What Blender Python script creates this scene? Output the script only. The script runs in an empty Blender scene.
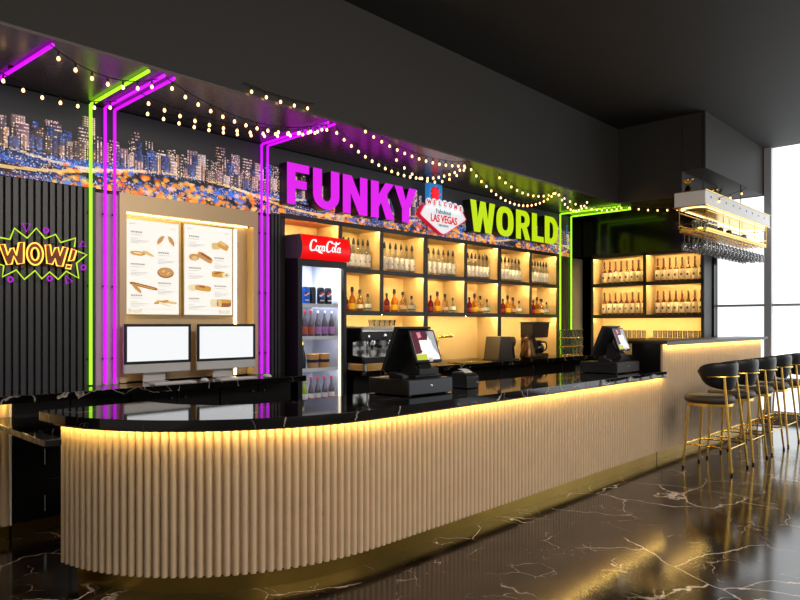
import bpy, bmesh, math, random
from mathutils import Vector, Matrix
from mathutils.geometry import tessellate_polygon
R = random.Random(7)
PI = math.pi
C = bpy.context.scene.collection
sc = bpy.context.scene

# ------------------------------------------------------------------ materials
def lin(c):
    r = []
    for x in c:
        x /= 255.0
        r.append(x / 12.92 if x <= .04045 else ((x + .055) / 1.055) ** 2.4)
    return (r[0], r[1], r[2], 1)
def mat(name, rgb, rough=.5, metal=0, spec=.5, emit=None, es=0, trans=0, ior=1.45, noise=0, nscale=20, coat=0, alpha=1):
    m = bpy.data.materials.new(name); m.use_nodes = True
    nt = m.node_tree; b = nt.nodes['Principled BSDF']
    b.inputs['Base Color'].default_value = lin(rgb)
    b.inputs['Roughness'].default_value = rough
    b.inputs['Metallic'].default_value = metal
    b.inputs['Specular IOR Level'].default_value = spec
    b.inputs['IOR'].default_value = ior
    b.inputs['Transmission Weight'].default_value = trans
    b.inputs['Coat Weight'].default_value = coat
    b.inputs['Alpha'].default_value = alpha
    if emit:
        b.inputs['Emission Color'].default_value = lin(emit)
        b.inputs['Emission Strength'].default_value = es
    if noise:
        tc = nt.nodes.new('ShaderNodeTexCoord'); n = nt.nodes.new('ShaderNodeTexNoise')
        n.inputs['Scale'].default_value = nscale; n.inputs['Detail'].default_value = 4
        mx = nt.nodes.new('ShaderNodeMix'); mx.data_type = 'RGBA'
        c0 = lin(rgb)
        mx.inputs[6].default_value = tuple(max(0, x * (1 - noise)) for x in c0[:3]) + (1,)
        mx.inputs[7].default_value = tuple(min(1, x * (1 + noise)) for x in c0[:3]) + (1,)
        nt.links.new(tc.outputs['Object'], n.inputs['Vector'])
        nt.links.new(n.outputs['Fac'], mx.inputs[0])
        nt.links.new(mx.outputs[2], b.inputs['Base Color'])
    return m
def marble(name, dark, mid, vein, scale, rough, width, amount, speck=0):
    m = bpy.data.materials.new(name); m.use_nodes = True
    nt = m.node_tree; N = nt.nodes; L = nt.links; b = N['Principled BSDF']
    tc = N.new('ShaderNodeTexCoord')
    n1 = N.new('ShaderNodeTexNoise'); n1.inputs['Scale'].default_value = scale * 1.1; n1.inputs['Detail'].default_value = 6
    L.new(tc.outputs['Object'], n1.inputs['Vector'])
    off = N.new('ShaderNodeVectorMath'); off.operation = 'MULTIPLY_ADD'
    off.inputs[1].default_value = (.9 / scale,) * 3
    L.new(n1.outputs['Color'], off.inputs[0]); L.new(tc.outputs['Object'], off.inputs[2])
    base = N.new('ShaderNodeMix'); base.data_type = 'RGBA'
    base.inputs[6].default_value = lin(dark); base.inputs[7].default_value = lin(mid)
    n2 = N.new('ShaderNodeTexNoise'); n2.inputs['Scale'].default_value = scale * 2.2; n2.inputs['Detail'].default_value = 8
    L.new(tc.outputs['Object'], n2.inputs['Vector'])
    r2 = N.new('ShaderNodeMapRange'); r2.inputs[1].default_value = .42; r2.inputs[2].default_value = .68
    L.new(n2.outputs['Fac'], r2.inputs[0]); L.new(r2.outputs[0], base.inputs[0])
    prev = base.outputs[2]
    for k, (s, w, lo, hi, seed) in enumerate(((scale, width, .55 - amount, .70 - amount, 0), (scale * 2.3, width * .8, .64 - amount, .76 - amount, 13.0))):
        sh = N.new('ShaderNodeVectorMath'); sh.operation = 'ADD'; sh.inputs[1].default_value = (seed, seed * .7, seed * .3)
        L.new(off.outputs[0], sh.inputs[0])
        vo = N.new('ShaderNodeTexVoronoi'); vo.feature = 'DISTANCE_TO_EDGE'; vo.inputs['Scale'].default_value = s
        L.new(sh.outputs[0], vo.inputs['Vector'])
        mr = N.new('ShaderNodeMapRange'); mr.inputs[1].default_value = 0; mr.inputs[2].default_value = w
        mr.inputs[3].default_value = 1; mr.inputs[4].default_value = 0
        L.new(vo.outputs['Distance'], mr.inputs[0])
        nm = N.new('ShaderNodeTexNoise'); nm.inputs['Scale'].default_value = s * .9; nm.inputs['Detail'].default_value = 3
        L.new(sh.outputs[0], nm.inputs['Vector'])
        ms = N.new('ShaderNodeMapRange'); ms.inputs[1].default_value = lo; ms.inputs[2].default_value = hi
        L.new(nm.outputs['Fac'], ms.inputs[0])
        mu = N.new('ShaderNodeMath'); mu.operation = 'MULTIPLY'
        L.new(mr.outputs[0], mu.inputs[0]); L.new(ms.outputs[0], mu.inputs[1])
        mx = N.new('ShaderNodeMix'); mx.data_type = 'RGBA'; mx.inputs[7].default_value = lin(vein)
        L.new(mu.outputs[0], mx.inputs[0]); L.new(prev, mx.inputs[6]); prev = mx.outputs[2]
    if speck:
        vs = N.new('ShaderNodeTexVoronoi'); vs.inputs['Scale'].default_value = 24
        L.new(tc.outputs['Object'], vs.inputs['Vector'])
        mr = N.new('ShaderNodeMapRange'); mr.inputs[1].default_value = .05; mr.inputs[2].default_value = .16; mr.inputs[3].default_value = 1; mr.inputs[4].default_value = 0
        L.new(vs.outputs['Distance'], mr.inputs[0])
        ng = N.new('ShaderNodeTexNoise'); ng.inputs['Scale'].default_value = 2.3
        L.new(tc.outputs['Object'], ng.inputs['Vector'])
        mg = N.new('ShaderNodeMapRange'); mg.inputs[1].default_value = .56; mg.inputs[2].default_value = .7; mg.inputs[4].default_value = speck
        L.new(ng.outputs['Fac'], mg.inputs[0])
        mu = N.new('ShaderNodeMath'); mu.operation = 'MULTIPLY'
        L.new(mr.outputs[0], mu.inputs[0]); L.new(mg.outputs[0], mu.inputs[1])
        mx = N.new('ShaderNodeMix'); mx.data_type = 'RGBA'; mx.inputs[7].default_value = lin(vein)
        L.new(mu.outputs[0], mx.inputs[0]); L.new(prev, mx.inputs[6]); prev = mx.outputs[2]
    L.new(prev, b.inputs['Base Color'])
    b.inputs['Roughness'].default_value = rough
    return m
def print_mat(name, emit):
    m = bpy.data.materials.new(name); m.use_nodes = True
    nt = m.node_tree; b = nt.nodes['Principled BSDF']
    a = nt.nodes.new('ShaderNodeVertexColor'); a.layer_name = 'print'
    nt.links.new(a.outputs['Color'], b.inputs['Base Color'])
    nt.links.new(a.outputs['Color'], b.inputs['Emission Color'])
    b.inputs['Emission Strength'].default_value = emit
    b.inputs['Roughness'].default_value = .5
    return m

floor_m = marble('floor_marble', (15, 12, 10), (60, 47, 38), (232, 214, 200), 1.5, .12, .012, .11, 1.0)
top_m = marble('counter_marble', (10, 9, 9), (24, 21, 20), (206, 196, 184), 2.2, .05, .010, .09)
clad_m = mat('beige_fluted_wood', (214, 188, 154), .5, noise=.10, nscale=9)
brass = mat('brass', (240, 198, 96), .26, 1)
brass_dk = mat('brushed_brass', (190, 156, 74), .28, 1, noise=.2, nscale=3)
niche_m = mat('champagne_panel', (212, 184, 142), .35, .25)
black = mat('black_lacquer', (13, 12, 12), .35)
blackgl = mat('black_gloss', (9, 9, 10), .07)
blackpl = mat('black_plastic', (22, 22, 24), .38)
greypl = mat('dark_grey_plastic', (70, 77, 86), .42)
frame_m = mat('dark_bronze_frame', (34, 29, 25), .4)
cream = mat('cream_laminate', (226, 194, 138), .55)
slat_m = mat('charcoal_slat', (60, 61, 66), .34)
slatbk = mat('slat_backing', (10, 10, 11), .6)
ceil_m = mat('dark_ceiling_paint', (50, 48, 46), .7, noise=.08, nscale=1)
canopy_m = mat('canopy_gloss', (112, 104, 102), .26, .65, spec=.8)
wallgrey = mat('grey_plaster', (140, 141, 145), .6)
wallblk = mat('black_gloss_wall', (16, 15, 15), .12)
mull_m = mat('grey_aluminium', (190, 191, 196), .45)
palep = mat('pale_panel', (196, 184, 176), .45)
paledim = mat('taupe_panel', (150, 135, 130), .45)
white = mat('white_plastic', (235, 235, 235), .4)
alu = mat('silver_aluminium', (214, 213, 212), .4, .25)
steel = mat('stainless_steel', (188, 186, 182), .22, 1)
chrome = mat('chrome', (220, 220, 222), .08, 1)
copper = mat('dark_copper', (104, 74, 48), .28, 1)
blackmt = mat('matte_black', (15, 14, 13), .5, spec=.3)
def thin_glass(name, tint, blend=.25, body=0, bodyc=(200, 200, 200)):
    """thin-walled glass: tinted see-through with a Fresnel sheen"""
    m = bpy.data.materials.new(name); m.use_nodes = True
    nt = m.node_tree; N = nt.nodes; N.remove(N['Principled BSDF']); out = N['Material Output']
    tr = N.new('ShaderNodeBsdfTransparent'); tr.inputs[0].default_value = lin(tint)
    gl = N.new('ShaderNodeBsdfGlossy'); gl.inputs['Roughness'].default_value = .04; gl.inputs[0].default_value = (1, 1, 1, 1)
    lw = N.new('ShaderNodeLayerWeight'); lw.inputs['Blend'].default_value = blend
    mx = N.new('ShaderNodeMixShader'); nt.links.new(lw.outputs['Fresnel'], mx.inputs[0])
    src = tr
    if body:
        df = N.new('ShaderNodeBsdfDiffuse'); df.inputs[0].default_value = lin(bodyc)
        m2 = N.new('ShaderNodeMixShader'); m2.inputs[0].default_value = body
        nt.links.new(tr.outputs[0], m2.inputs[1]); nt.links.new(df.outputs[0], m2.inputs[2]); src = m2
    nt.links.new(src.outputs[0], mx.inputs[1]); nt.links.new(gl.outputs[0], mx.inputs[2]); nt.links.new(mx.outputs[0], out.inputs[0])
    return m
glass = thin_glass('clear_glass', (240, 242, 242), .3, .06)
fridgegl = thin_glass('door_glass', (250, 252, 255), .04)
amberg = thin_glass('amber_glass', (206, 156, 90), .3, .35, (140, 92, 44))
leather = mat('black_leather', (26, 27, 30), .42)
seat_m = mat('taupe_leather', (74, 66, 60), .5)
whisky = thin_glass('whisky', (244, 180, 60), .25, .3, (236, 160, 40))
amber2 = thin_glass('pale_rum', (244, 206, 140), .25, .3, (232, 186, 110))
redliq = thin_glass('red_liqueur', (190, 60, 34), .25, .45, (140, 34, 20))
labelw = mat('white_label', (240, 236, 226), .6)
labelc = mat('cream_label', (235, 214, 178), .6)
labelg = mat('green_label', (96, 140, 84), .6)
labely = mat('yellow_label', (236, 190, 40), .6)
ink = mat('grey_ink', (150, 147, 144), .7, emit=(150, 147, 144), es=.5)  # both inks emit part of their colour, like the glowing boards
inkgold = mat('gold_ink', (190, 164, 110), .7, emit=(190, 164, 110), es=.5)
red_m = mat('sign_red', (220, 10, 14), .3, emit=(226, 8, 12), es=.7)
logo_w = mat('logo_white', (245, 245, 245), .4, emit=(245, 245, 245), es=.7)
redp = mat('red_plastic', (196, 26, 34), .35)
bluep = mat('can_blue', (20, 96, 190), .3, .3)
blackcan = mat('can_black', (22, 24, 30), .3, .3)
purplel = mat('violet_label', (190, 130, 190), .5)
redl = mat('orange_red_label', (206, 84, 66), .5)
tan = mat('kraft_paper', (214, 160, 100), .6)
navy = mat('navy_band', (26, 28, 48), .5)
yellowp = mat('yellow_lid', (236, 208, 60), .4)
greenb = mat('green_glass_bottle', (150, 170, 50), .2)
fridgein = mat('fridge_liner', (214, 216, 226), .4)
def glow(name, rgb, s): return mat(name, (20, 20, 20), .5, emit=rgb, es=s)
led_bar = glow('led_bar', (255, 214, 118), 42)
led_shelf = glow('led_shelf', (255, 222, 154), 215)
led_niche = glow('led_niche', (255, 222, 150), 11)
led_rack = glow('led_rack', (255, 226, 160), 2.2)
led_fridge = glow('led_fridge', (235, 240, 255), 120)
fridge_fill = glow('fridge_shelf_fill', (235, 240, 255), 40)  # added fill for the dim lower part of the fridge
led_side = glow('led_fridge_side', (255, 234, 200), 1.6)
neon_p = glow('neon_magenta', (196, 8, 226), 1.35)
neon_g = glow('neon_lime', (160, 235, 30), 1.5)
neon_o = glow('neon_orange', (255, 172, 62), 2.4)
neon_y = glow('neon_yellow_green', (190, 230, 50), 1.1)
neon_v = glow('neon_violet', (180, 30, 210), .9)
face_p = glow('letter_magenta', (230, 10, 242), .84)
face_g = glow('letter_lime', (200, 232, 8), .84)
side_p = mat('letter_return_violet', (40, 6, 44), .4)
side_g = mat('letter_return_green', (16, 30, 8), .4)
bulb_m = glow('warm_bulb', (255, 200, 130), 3.4)
screen = glow('white_screen', (236, 238, 240), .95)
pane_m = glow('frosted_pane', (246, 250, 252), 1.55)
menu_m = mat('menu_glow_sheet', (240, 238, 232), .5, emit=(240, 238, 230), es=.62)  # board sheet given its own glow so the menus read white
v_white = mat('sign_white', (235, 235, 240), .5, emit=(235, 235, 240), es=.55)
v_red = mat('sign_crimson', (200, 20, 44), .5, emit=(200, 20, 44), es=.6)
v_pink = mat('sign_pink_edge', (236, 110, 140), .5, emit=(236, 110, 140), es=.5)
v_blue = mat('sign_blue', (40, 130, 200), .5, emit=(40, 130, 200), es=.6)
v_star = mat('sign_star_red', (240, 30, 40), .5, emit=(240, 30, 40), es=.8)
v_teal = mat('sign_teal', (40, 150, 170), .5)

# ------------------------------------------------------------------ mesh helpers
class MB:
    def __init__(s, M=None): s.v = []; s.f = []; s.mi = []; s.k = 0; s.M = M
    def add(s, vs, fs):
        o = len(s.v)
        for p in vs: s.v.append(tuple(s.M @ Vector(p)) if s.M else tuple(p))
        for f in fs: s.f.append(tuple(i + o for i in f)); s.mi.append(s.k)
        return s
    def mk(s, k): s.k = k; return s
    def box(s, x0, x1, y0, y1, z0, z1):
        return s.add([(x0, y0, z0), (x1, y0, z0), (x1, y1, z0), (x0, y1, z0), (x0, y0, z1), (x1, y0, z1), (x1, y1, z1), (x0, y1, z1)],
                     [(0, 3, 2, 1), (4, 5, 6, 7), (0, 1, 5, 4), (1, 2, 6, 5), (2, 3, 7, 6), (3, 0, 4, 7)])
    def prism(s, loops, a, b, axis='y'):
        mp = {'y': lambda u, v, w: (u, w, v), 'z': lambda u, v, w: (u, v, w), 'x': lambda u, v, w: (w, u, v)}[axis]
        flat = [p for l in loops for p in l]; n = len(flat)
        tris = tessellate_polygon([[Vector((p[0], p[1], 0)) for p in l] for l in loops])
        vs = [mp(p[0], p[1], a) for p in flat] + [mp(p[0], p[1], b) for p in flat]
        fs = [tuple(t) for t in tris] + [tuple(i + n for i in reversed(t)) for t in tris]
        o = 0
        for l in loops:
            k = len(l)
            for i in range(k): fs.append((o + i, o + (i + 1) % k, o + (i + 1) % k + n, o + i + n))
            o += k
        return s.add(vs, fs)
    def tube(s, pts, r, n=8, closed=False):
        pts = [Vector(p) for p in pts]; m = len(pts); rings = []
        up = None
        for i, p in enumerate(pts):
            if closed: t = (pts[(i + 1) % m] - pts[i - 1])
            else: t = pts[min(i + 1, m - 1)] - pts[max(i - 1, 0)]
            t.normalize()
            if up is None: up = Vector((0, 0, 1)) if abs(t.z) < .9 else Vector((1, 0, 0))
            a = t.cross(up)
            if a.length < 1e-4: a = t.cross(Vector((0, 1, 0)))
            a.normalize(); b = a.cross(t).normalized(); up = b
            rr = r[i] if isinstance(r, (list, tuple)) else r
            rings.append([p + a * (rr * math.cos(2 * PI * j / n)) + b * (rr * math.sin(2 * PI * j / n)) for j in range(n)])
        vs = [q for g in rings for q in g]; fs = []
        for i in range(m if closed else m - 1):
            i2 = (i + 1) % m
            for j in range(n): fs.append((i * n + j, i * n + (j + 1) % n, i2 * n + (j + 1) % n, i2 * n + j))
        if not closed: fs += [tuple(range(n))[::-1], tuple((m - 1) * n + j for j in range(n))]
        return s.add(vs, fs)
    def lathe(s, prof, n=14, c=(0, 0, 0)):
        vs = []; fs = []; m = len(prof)
        for r, z in prof:
            for j in range(n):
                a = 2 * PI * j / n; vs.append((c[0] + max(r, 1e-4) * math.cos(a), c[1] + max(r, 1e-4) * math.sin(a), c[2] + z))
        for i in range(m - 1):
            for j in range(n): fs.append((i * n + j, i * n + (j + 1) % n, (i + 1) * n + (j + 1) % n, (i + 1) * n + j))
        fs += [tuple(range(n))[::-1], tuple((m - 1) * n + j for j in range(n))]
        return s.add(vs, fs)
    def ribbon(s, pts, w, y):
        """flat stroke in the xz plane, facing -y, y may be a function of z"""
        P = [Vector((p[0], p[1])) for p in pts]; m = len(P); vs = []
        for i, p in enumerate(P):
            t = (P[min(i + 1, m - 1)] - P[max(i - 1, 0)]); t.normalize(); nn = Vector((-t.y, t.x))
            ww = w[i] if isinstance(w, list) else w
            for q in (p + nn * ww / 2, p - nn * ww / 2):
                vs.append((q.x, y(q.y) if callable(y) else y, q.y))
        return s.add(vs, [(2 * i, 2 * i + 1, 2 * i + 3, 2 * i + 2) for i in range(m - 1)])
def mesh(name, mb, mats, fix=True, smooth=40):
    me = bpy.data.meshes.new(name); me.from_pydata(mb.v, [], mb.f)
    if not isinstance(mats, (list, tuple)): mats = [mats]
    for m in mats: me.materials.append(m)
    me.polygons.foreach_set('material_index', mb.mi)
    if fix:
        bm = bmesh.new(); bm.from_mesh(me); bmesh.ops.recalc_face_normals(bm, faces=bm.faces); bm.to_mesh(me); bm.free()
    if smooth:
        me.polygons.foreach_set('use_smooth', [True] * len(me.polygons))
        me.set_sharp_from_angle(angle=math.radians(smooth))
    me.update(); return me
def obj(name, mb, mats, parent=None, bevel=0, fix=True, smooth=40, loc=None, rz=0):
    o = bpy.data.objects.new(name, mb if isinstance(mb, bpy.types.Mesh) else mesh(name, mb, mats, fix, smooth)); C.objects.link(o)
    if parent: o.parent = parent
    if loc: o.location = loc
    if rz: o.rotation_euler = (0, 0, rz)
    if bevel:
        b = o.modifiers.new('bevel', 'BEVEL'); b.width = bevel; b.segments = 2; b.limit_method = 'ANGLE'; b.angle_limit = .6
    return o
def tag(o, label, cat, group=None):
    o['label'] = label; o['category'] = cat
    if group: o['group'] = group
    return o
def thing(name, label, cat, loc=(0, 0, 0), rz=0, group=None):
    o = bpy.data.objects.new(name, None); C.objects.link(o); o.empty_display_size = .05
    o.location = loc; o.rotation_euler = (0, 0, rz); return tag(o, label, cat, group)
def struct(name, mb, m, parent=None, bevel=0, smooth=40):
    o = obj(name, mb, m, parent, bevel, smooth=smooth)
    if not parent: o['kind'] = 'structure'
    return o
def dup(root, loc, rz, label, group=None):
    r = root.copy(); C.objects.link(r); r.location = loc; r.rotation_euler = (0, 0, rz); r['label'] = label
    if group: r['group'] = group
    for ch in list(root.children):
        c = ch.copy(); C.objects.link(c); c.parent = r
        for g in ch.children:
            d = g.copy(); C.objects.link(d); d.parent = c
    return r
def smoothpath(pts, k=6, closed=False):
    P = [Vector(p) for p in pts]; n = len(P); out = []
    for i in range(n if closed else n - 1):
        p0 = P[i - 1] if (closed or i > 0) else P[0]; p1 = P[i]; p2 = P[(i + 1) % n]
        p3 = P[(i + 2) % n] if (closed or i + 2 < n) else P[-1]
        for j in range(k):
            t = j / k
            out.append(.5 * ((2 * p1) + (p2 - p0) * t + (2 * p0 - 5 * p1 + 4 * p2 - p3) * t * t + (3 * p1 - p0 - 3 * p2 + p3) * t ** 3))
    if not closed: out.append(P[-1])
    return out
def ell(cx, cy, rx, ry, n=24, a0=0, a1=2 * PI):
    full = abs(a1 - a0 - 2 * PI) < 1e-6
    return [(cx + rx * math.cos(a0 + (a1 - a0) * i / (n if full else n - 1)), cy + ry * math.sin(a0 + (a1 - a0) * i / (n if full else n - 1))) for i in range(n)]
def text_mesh(name, body, size, bold=0, sx=1, ext=.002):
    cu = bpy.data.curves.new(name, 'FONT'); cu.body = body; cu.size = size; cu.offset = bold; cu.extrude = ext
    cu.align_x = 'CENTER'; cu.align_y = 'CENTER'; cu.resolution_u = 3
    t = bpy.data.objects.new(name, cu); C.objects.link(t)
    dg = bpy.context.evaluated_depsgraph_get(); ev = t.evaluated_get(dg); me = bpy.data.meshes.new_from_object(ev)
    bpy.data.objects.remove(t)
    me.transform(Matrix.Rotation(PI / 2, 4, 'X') @ Matrix.Diagonal((sx, 1, 1, 1))); me.name = name
    return me
def text_obj(name, body, size, m, parent, loc, bold=0, sx=1, ext=.002):
    me = text_mesh(name, body, size, bold, sx, ext); me.materials.clear(); me.materials.append(m)
    return obj(name, me, None, parent, loc=loc)
ORD = ['first', 'second', 'third', 'fourth', 'fifth', 'sixth', 'seventh', 'eighth', 'ninth', 'tenth', 'eleventh', 'twelfth', 'thirteenth', 'fourteenth', 'fifteenth', 'sixteenth', 'seventeenth', 'eighteenth']

# ------------------------------------------------------------------ setting
CANZ, CEILZ, WY, RX, WINX = 3.38, 4.5, 5.6, 10.4, 12.2
struct('floor', MB().box(-4, WINX, -4, 7, -.1, 0), floor_m)
struct('ceiling', MB().box(-4, WINX + .2, -4, 7, CEILZ, CEILZ + .1), ceil_m)
struct('wall_back', MB().box(-4, RX + .5, 6.0, 6.15, 0, CEILZ), slatbk)
# dropped canopy over the bar, L shaped
CAN = [(-4, 4.5), (9.45, 4.5), (9.45, 3.56), (10.9, 3.56), (10.9, 6.0), (-4, 6.0)]
struct('trim_1', MB().prism([CAN], CANZ, CANZ + .02, 'z').mk(1).prism([CAN], CANZ + .0201, CEILZ, 'z'), [canopy_m, ceil_m], smooth=0)
# black wall body behind the slats, left of the menu niche, and bulkhead behind the mural
struct('wall_left', MB().box(-4, 2.39, WY + .02, 6.0, 0, CANZ).box(2.39, 4.05, WY + .02, 6.0, 2.60, CANZ).box(2.39, 3.77, 5.80, 6.0, 0, 2.60).box(3.77, 4.05, WY + .02, 6.0, 0, 2.60), black, smooth=0)
struct('trim_2', MB().box(4.055, RX, WY + .02, 6.0, 2.72, CANZ), black, smooth=0)
struct('wall_corner', MB().box(9.60, RX, WY, 6.0, 0, CANZ - .7), mat('taupe_plaster', (126, 121, 112), .6), smooth=0)
struct('wall_right', MB().box(RX + .36, RX + .5, 3.56, 6.0, 0, CANZ).box(RX + .02, RX + .36, 3.56, WY, 2.72, CANZ), wallblk, smooth=0)
struct('trim_3', MB().box(-4, 2.22, WY, WY + .019, 1.0, 2.68), slatbk, smooth=0)
sl = MB()
x = .70
while x < 2.18:
    sl.box(x, x + .034, WY - .028, WY, 1.06, 2.68); x += .052
struct('trim_4', sl, slat_m, smooth=0)
sl = MB(); x = 3.935
while x < 4.03: sl.box(x, x + .026, WY - .028, WY + .02, 1.06, 2.70); x += .042
struct('trim_5', sl, slat_m, smooth=0)
sl = MB(); x = 9.625
while x < 9.97: sl.box(x, x + .034, WY - .028, WY, 1.06, 2.68); x += .056
struct('trim_6', sl, slat_m, smooth=0)
struct('trim_7', MB().box(2.20, 2.39, WY - .01, WY + .02, 1.06, 2.66), palep)
struct('trim_8', MB().box(3.77, 3.925, WY - .01, WY + .02, 1.06, 2.66), paledim)
# menu niche: champagne surround with a recessed back
nb = MB().prism([[(2.39, 1.07), (3.77, 1.07), (3.77, 2.685), (2.39, 2.685)], [(2.45, 1.07), (2.45, 2.535), (3.72, 2.535), (3.72, 1.07)]], WY - .03, 5.80, 'y')
nb.box(2.39, 3.77, 5.69, 5.80, 1.07, 2.60)
struct('trim_9', nb, niche_m, smooth=0)
# window wall
wf = MB()
struct('wall_window', MB().box(WINX - .05, WINX + .15, 3.99, 6.0, 0, CEILZ).box(WINX, WINX + .15, -4, 3.99, 0, .09), wallgrey, smooth=0)
struct('trim_11', MB().box(9.455, WINX - .06, 3.24, 3.555, 3.72, CEILZ).box(10.905, WINX - .06, 3.5551, 4.2, 3.72, CEILZ).box(WINX, WINX + .15, 3.23, 3.99, 3.72, CEILZ), ceil_m, smooth=0)
fr = MB()
for y in (3.12, 1.3, -.6, -2.4): fr.box(WINX - .05, WINX + .1, y, y + .11, .09, CEILZ)
fr.box(WINX - .03, WINX + .08, -4, 3.99, 1.865, 1.905).box(WINX - .03, WINX + .08, -4, 3.99, .09, .13)
struct('trim_10', fr, mull_m, smooth=0)
wn = 0
for (a, b) in ((3.23, 3.99), (1.41, 3.12), (-.49, 1.3), (-2.29, -.6), (-4, -2.4)):
    for (z0, z1) in ((.13, 1.865), (1.905, CEILZ if a < 3.2 else 3.72)):
        wn += 1
        struct('window_%d' % wn, MB().box(WINX + .05, WINX + .07, a, b, z0, z1), pane_m, smooth=0)

# ------------------------------------------------------------------ city mural (a printed film)
def city_mural():
    cell = .0092; x0, x1, z0, z1 = -.6, 9.97, 2.69, 3.375
    nx, nz = int((x1 - x0) / cell), int((z1 - z0) / cell)
    rr = random.Random(3); SKY = (31, 31, 34)
    img = [[SKY] * nx for _ in range(nz)]
    base = int(nz * .36)
    mixc = lambda a, b, k: tuple(a[q] * (1 - k) + b[q] * k for q in range(3))
    def building(xa, w, top, tone, lit, den, style):
        for i in range(max(0, xa), min(nx, xa + w)):
            shade = .72 + .5 * (i - xa) / max(1, w)
            for j in range(int(nz * .20), min(nz, base + top)):
                low = max(0, min(1, 1 - (j - base) / 26))
                c = mixc(tone, (236, 176, 130), .28 * low)
                c = tuple(v * shade for v in c)
                on = (style == 0 and (i - xa) % 2 == 0 and j % 2 == 0) or (style == 1 and (i - xa) % 3 == 1) or (style == 2 and j % 3 == 0) or (style == 3 and rr.random() < .5)
                if on and rr.random() < den: c = mixc(c, lit, .45 + .55 * rr.random())
                if i == xa and w > 4: c = tuple(v * .45 for v in c)
                img[j][i] = c
    tones = [((56, 46, 70), (255, 220, 190), .7), ((120, 96, 100), (255, 226, 206), .75), ((30, 44, 104), (110, 150, 236), .45), ((140, 108, 100), (255, 224, 190), .8),
             ((40, 34, 56), (255, 200, 130), .6), ((150, 134, 140), (250, 232, 226), .7), ((24, 34, 84), (80, 120, 220), .4), ((92, 74, 92), (250, 206, 200), .7), ((34, 30, 40), (250, 230, 210), .5)]
    for (lo, hi, wl, wh, gl, gh) in ((26, 37, 6, 12, 20, 60), (16, 31, 5, 11, 0, 10), (11, 24, 5, 12, -2, 2), (6, 15, 4, 10, -2, 1)):
        x = rr.randint(0, 12)
        while x < nx:
            w = rr.randint(wl, wh); h = rr.randint(lo, hi); tn = rr.choice(tones); building(x, w, h, *tn, rr.randint(0, 3))
            if lo == 24 and rr.random() < .5:
                for j in range(base + h, min(nz, base + h + 6)):
                    k = max(1, (w // 2) - (j - base - h) // 2)
                    for i in range(x + w // 2 - k // 2 - 1, min(nx, x + w // 2 + k // 2 + 1)): img[j][i] = (240, 212, 130)
            x += w + rr.randint(gl, gh)
    # low roofs, lit streets and out-of-focus lamps below the towers
    for j in range(0, base + 4):
        t = j / base
        for i in range(nx):
            n = math.sin(i * .061 + 2.6 * math.sin(j * .23 + i * .013)) + math.sin(i * .027 - j * .31) + .6 * math.sin(i * .17 + j * .9)
            if j > base * .78 and rr.random() < (j / base - .78) * 4: continue
            c = mixc((14, 14, 34), (44, 74, 160), max(0, min(1, .45 + .35 * n * (1 if t > .35 else .5))))
            q = rr.random()
            if q < .10 + .10 * t: c = mixc(c, (150, 190, 240), .6)
            elif q < .20 + .06 * t: c = mixc(c, (250, 226, 210), .75)
            elif q < .34 - .14 * t: c = mixc(c, (240, 140, 50), .7)
            if n < -1.1: c = mixc(c, (10, 8, 18), .7)
            if abs(math.sin(i * .019 + .4) * 9 + base * .62 - j) < 1.3: c = mixc(c, (255, 206, 130), .8)
            if abs(math.sin(i * .031 + 2.) * 6 + base * .86 - j) < 1.1: c = mixc(c, (255, 224, 190), .7)
            img[j][i] = c
    for _ in range(int(nx * 1.05)):
        cx = rr.uniform(0, nx); cz = base * .70 * rr.random() ** 1.4
        if math.sin(cx * .045) + math.sin(cx * .017 + 1) < -1.1: continue
        q = rr.random(); ra = rr.uniform(.8, 3.0)
        col = (255, 146, 36) if q < .45 else (255, 196, 96) if q < .68 else (226, 84, 26) if q < .80 else (60, 110, 230) if q < .92 else (250, 190, 200)
        for j in range(max(0, int(cz - ra)), min(nz, int(cz + ra) + 1)):
            for i in range(max(0, int(cx - 1.4 * ra)), min(nx, int(cx + 1.4 * ra) + 1)):
                d = ((i - cx) / 1.4) ** 2 + (j - cz) ** 2
                if d < ra * ra: img[j][i] = mixc(img[j][i], col, .85 - .5 * d / ra / ra)
    vs = []; fs = []; cols = []
    for j in range(nz + 1):
        for i in range(nx + 1): vs.append((x0 + i * cell, WY - .006, z0 + j * cell))
    for j in range(nz):
        for i in range(nx):
            a = j * (nx + 1) + i; fs.append((a, a + 1, a + nx + 2, a + nx + 1))
            c = lin(tuple(min(255, max(0, v)) for v in img[j][i])); cols += list(c) * 4
    o = len(vs); xe = x0 + nx * cell; ze = z0 + nz * cell
    vs += [(x0, WY + .015, z0), (xe, WY + .015, z0), (xe, WY + .015, ze), (x0, WY + .015, ze), (x0, WY - .006, z0), (xe, WY - .006, z0), (xe, WY - .006, ze), (x0, WY - .006, ze)]
    for f in ((o, o + 3, o + 2, o + 1), (o, o + 1, o + 5, o + 4), (o + 1, o + 2, o + 6, o + 5), (o + 2, o + 3, o + 7, o + 6), (o + 3, o, o + 4, o + 7)):
        fs.append(f); cols += [.01, .01, .01, 1] * 4
    me = bpy.data.meshes.new('city_mural'); me.from_pydata(vs, [], fs)
    ca = me.color_attributes.new('print', 'FLOAT_COLOR', 'CORNER'); ca.data.foreach_set('color', cols)
    me.materials.append(print_mat('mural_glow_print', .75)); me.update()  # print also emits its own colours, glow added for vividness
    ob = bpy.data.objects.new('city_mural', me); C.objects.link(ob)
    tag(ob, 'long printed mural of a city skyline at night above the shelves and slats', 'mural')
city_mural()

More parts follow.
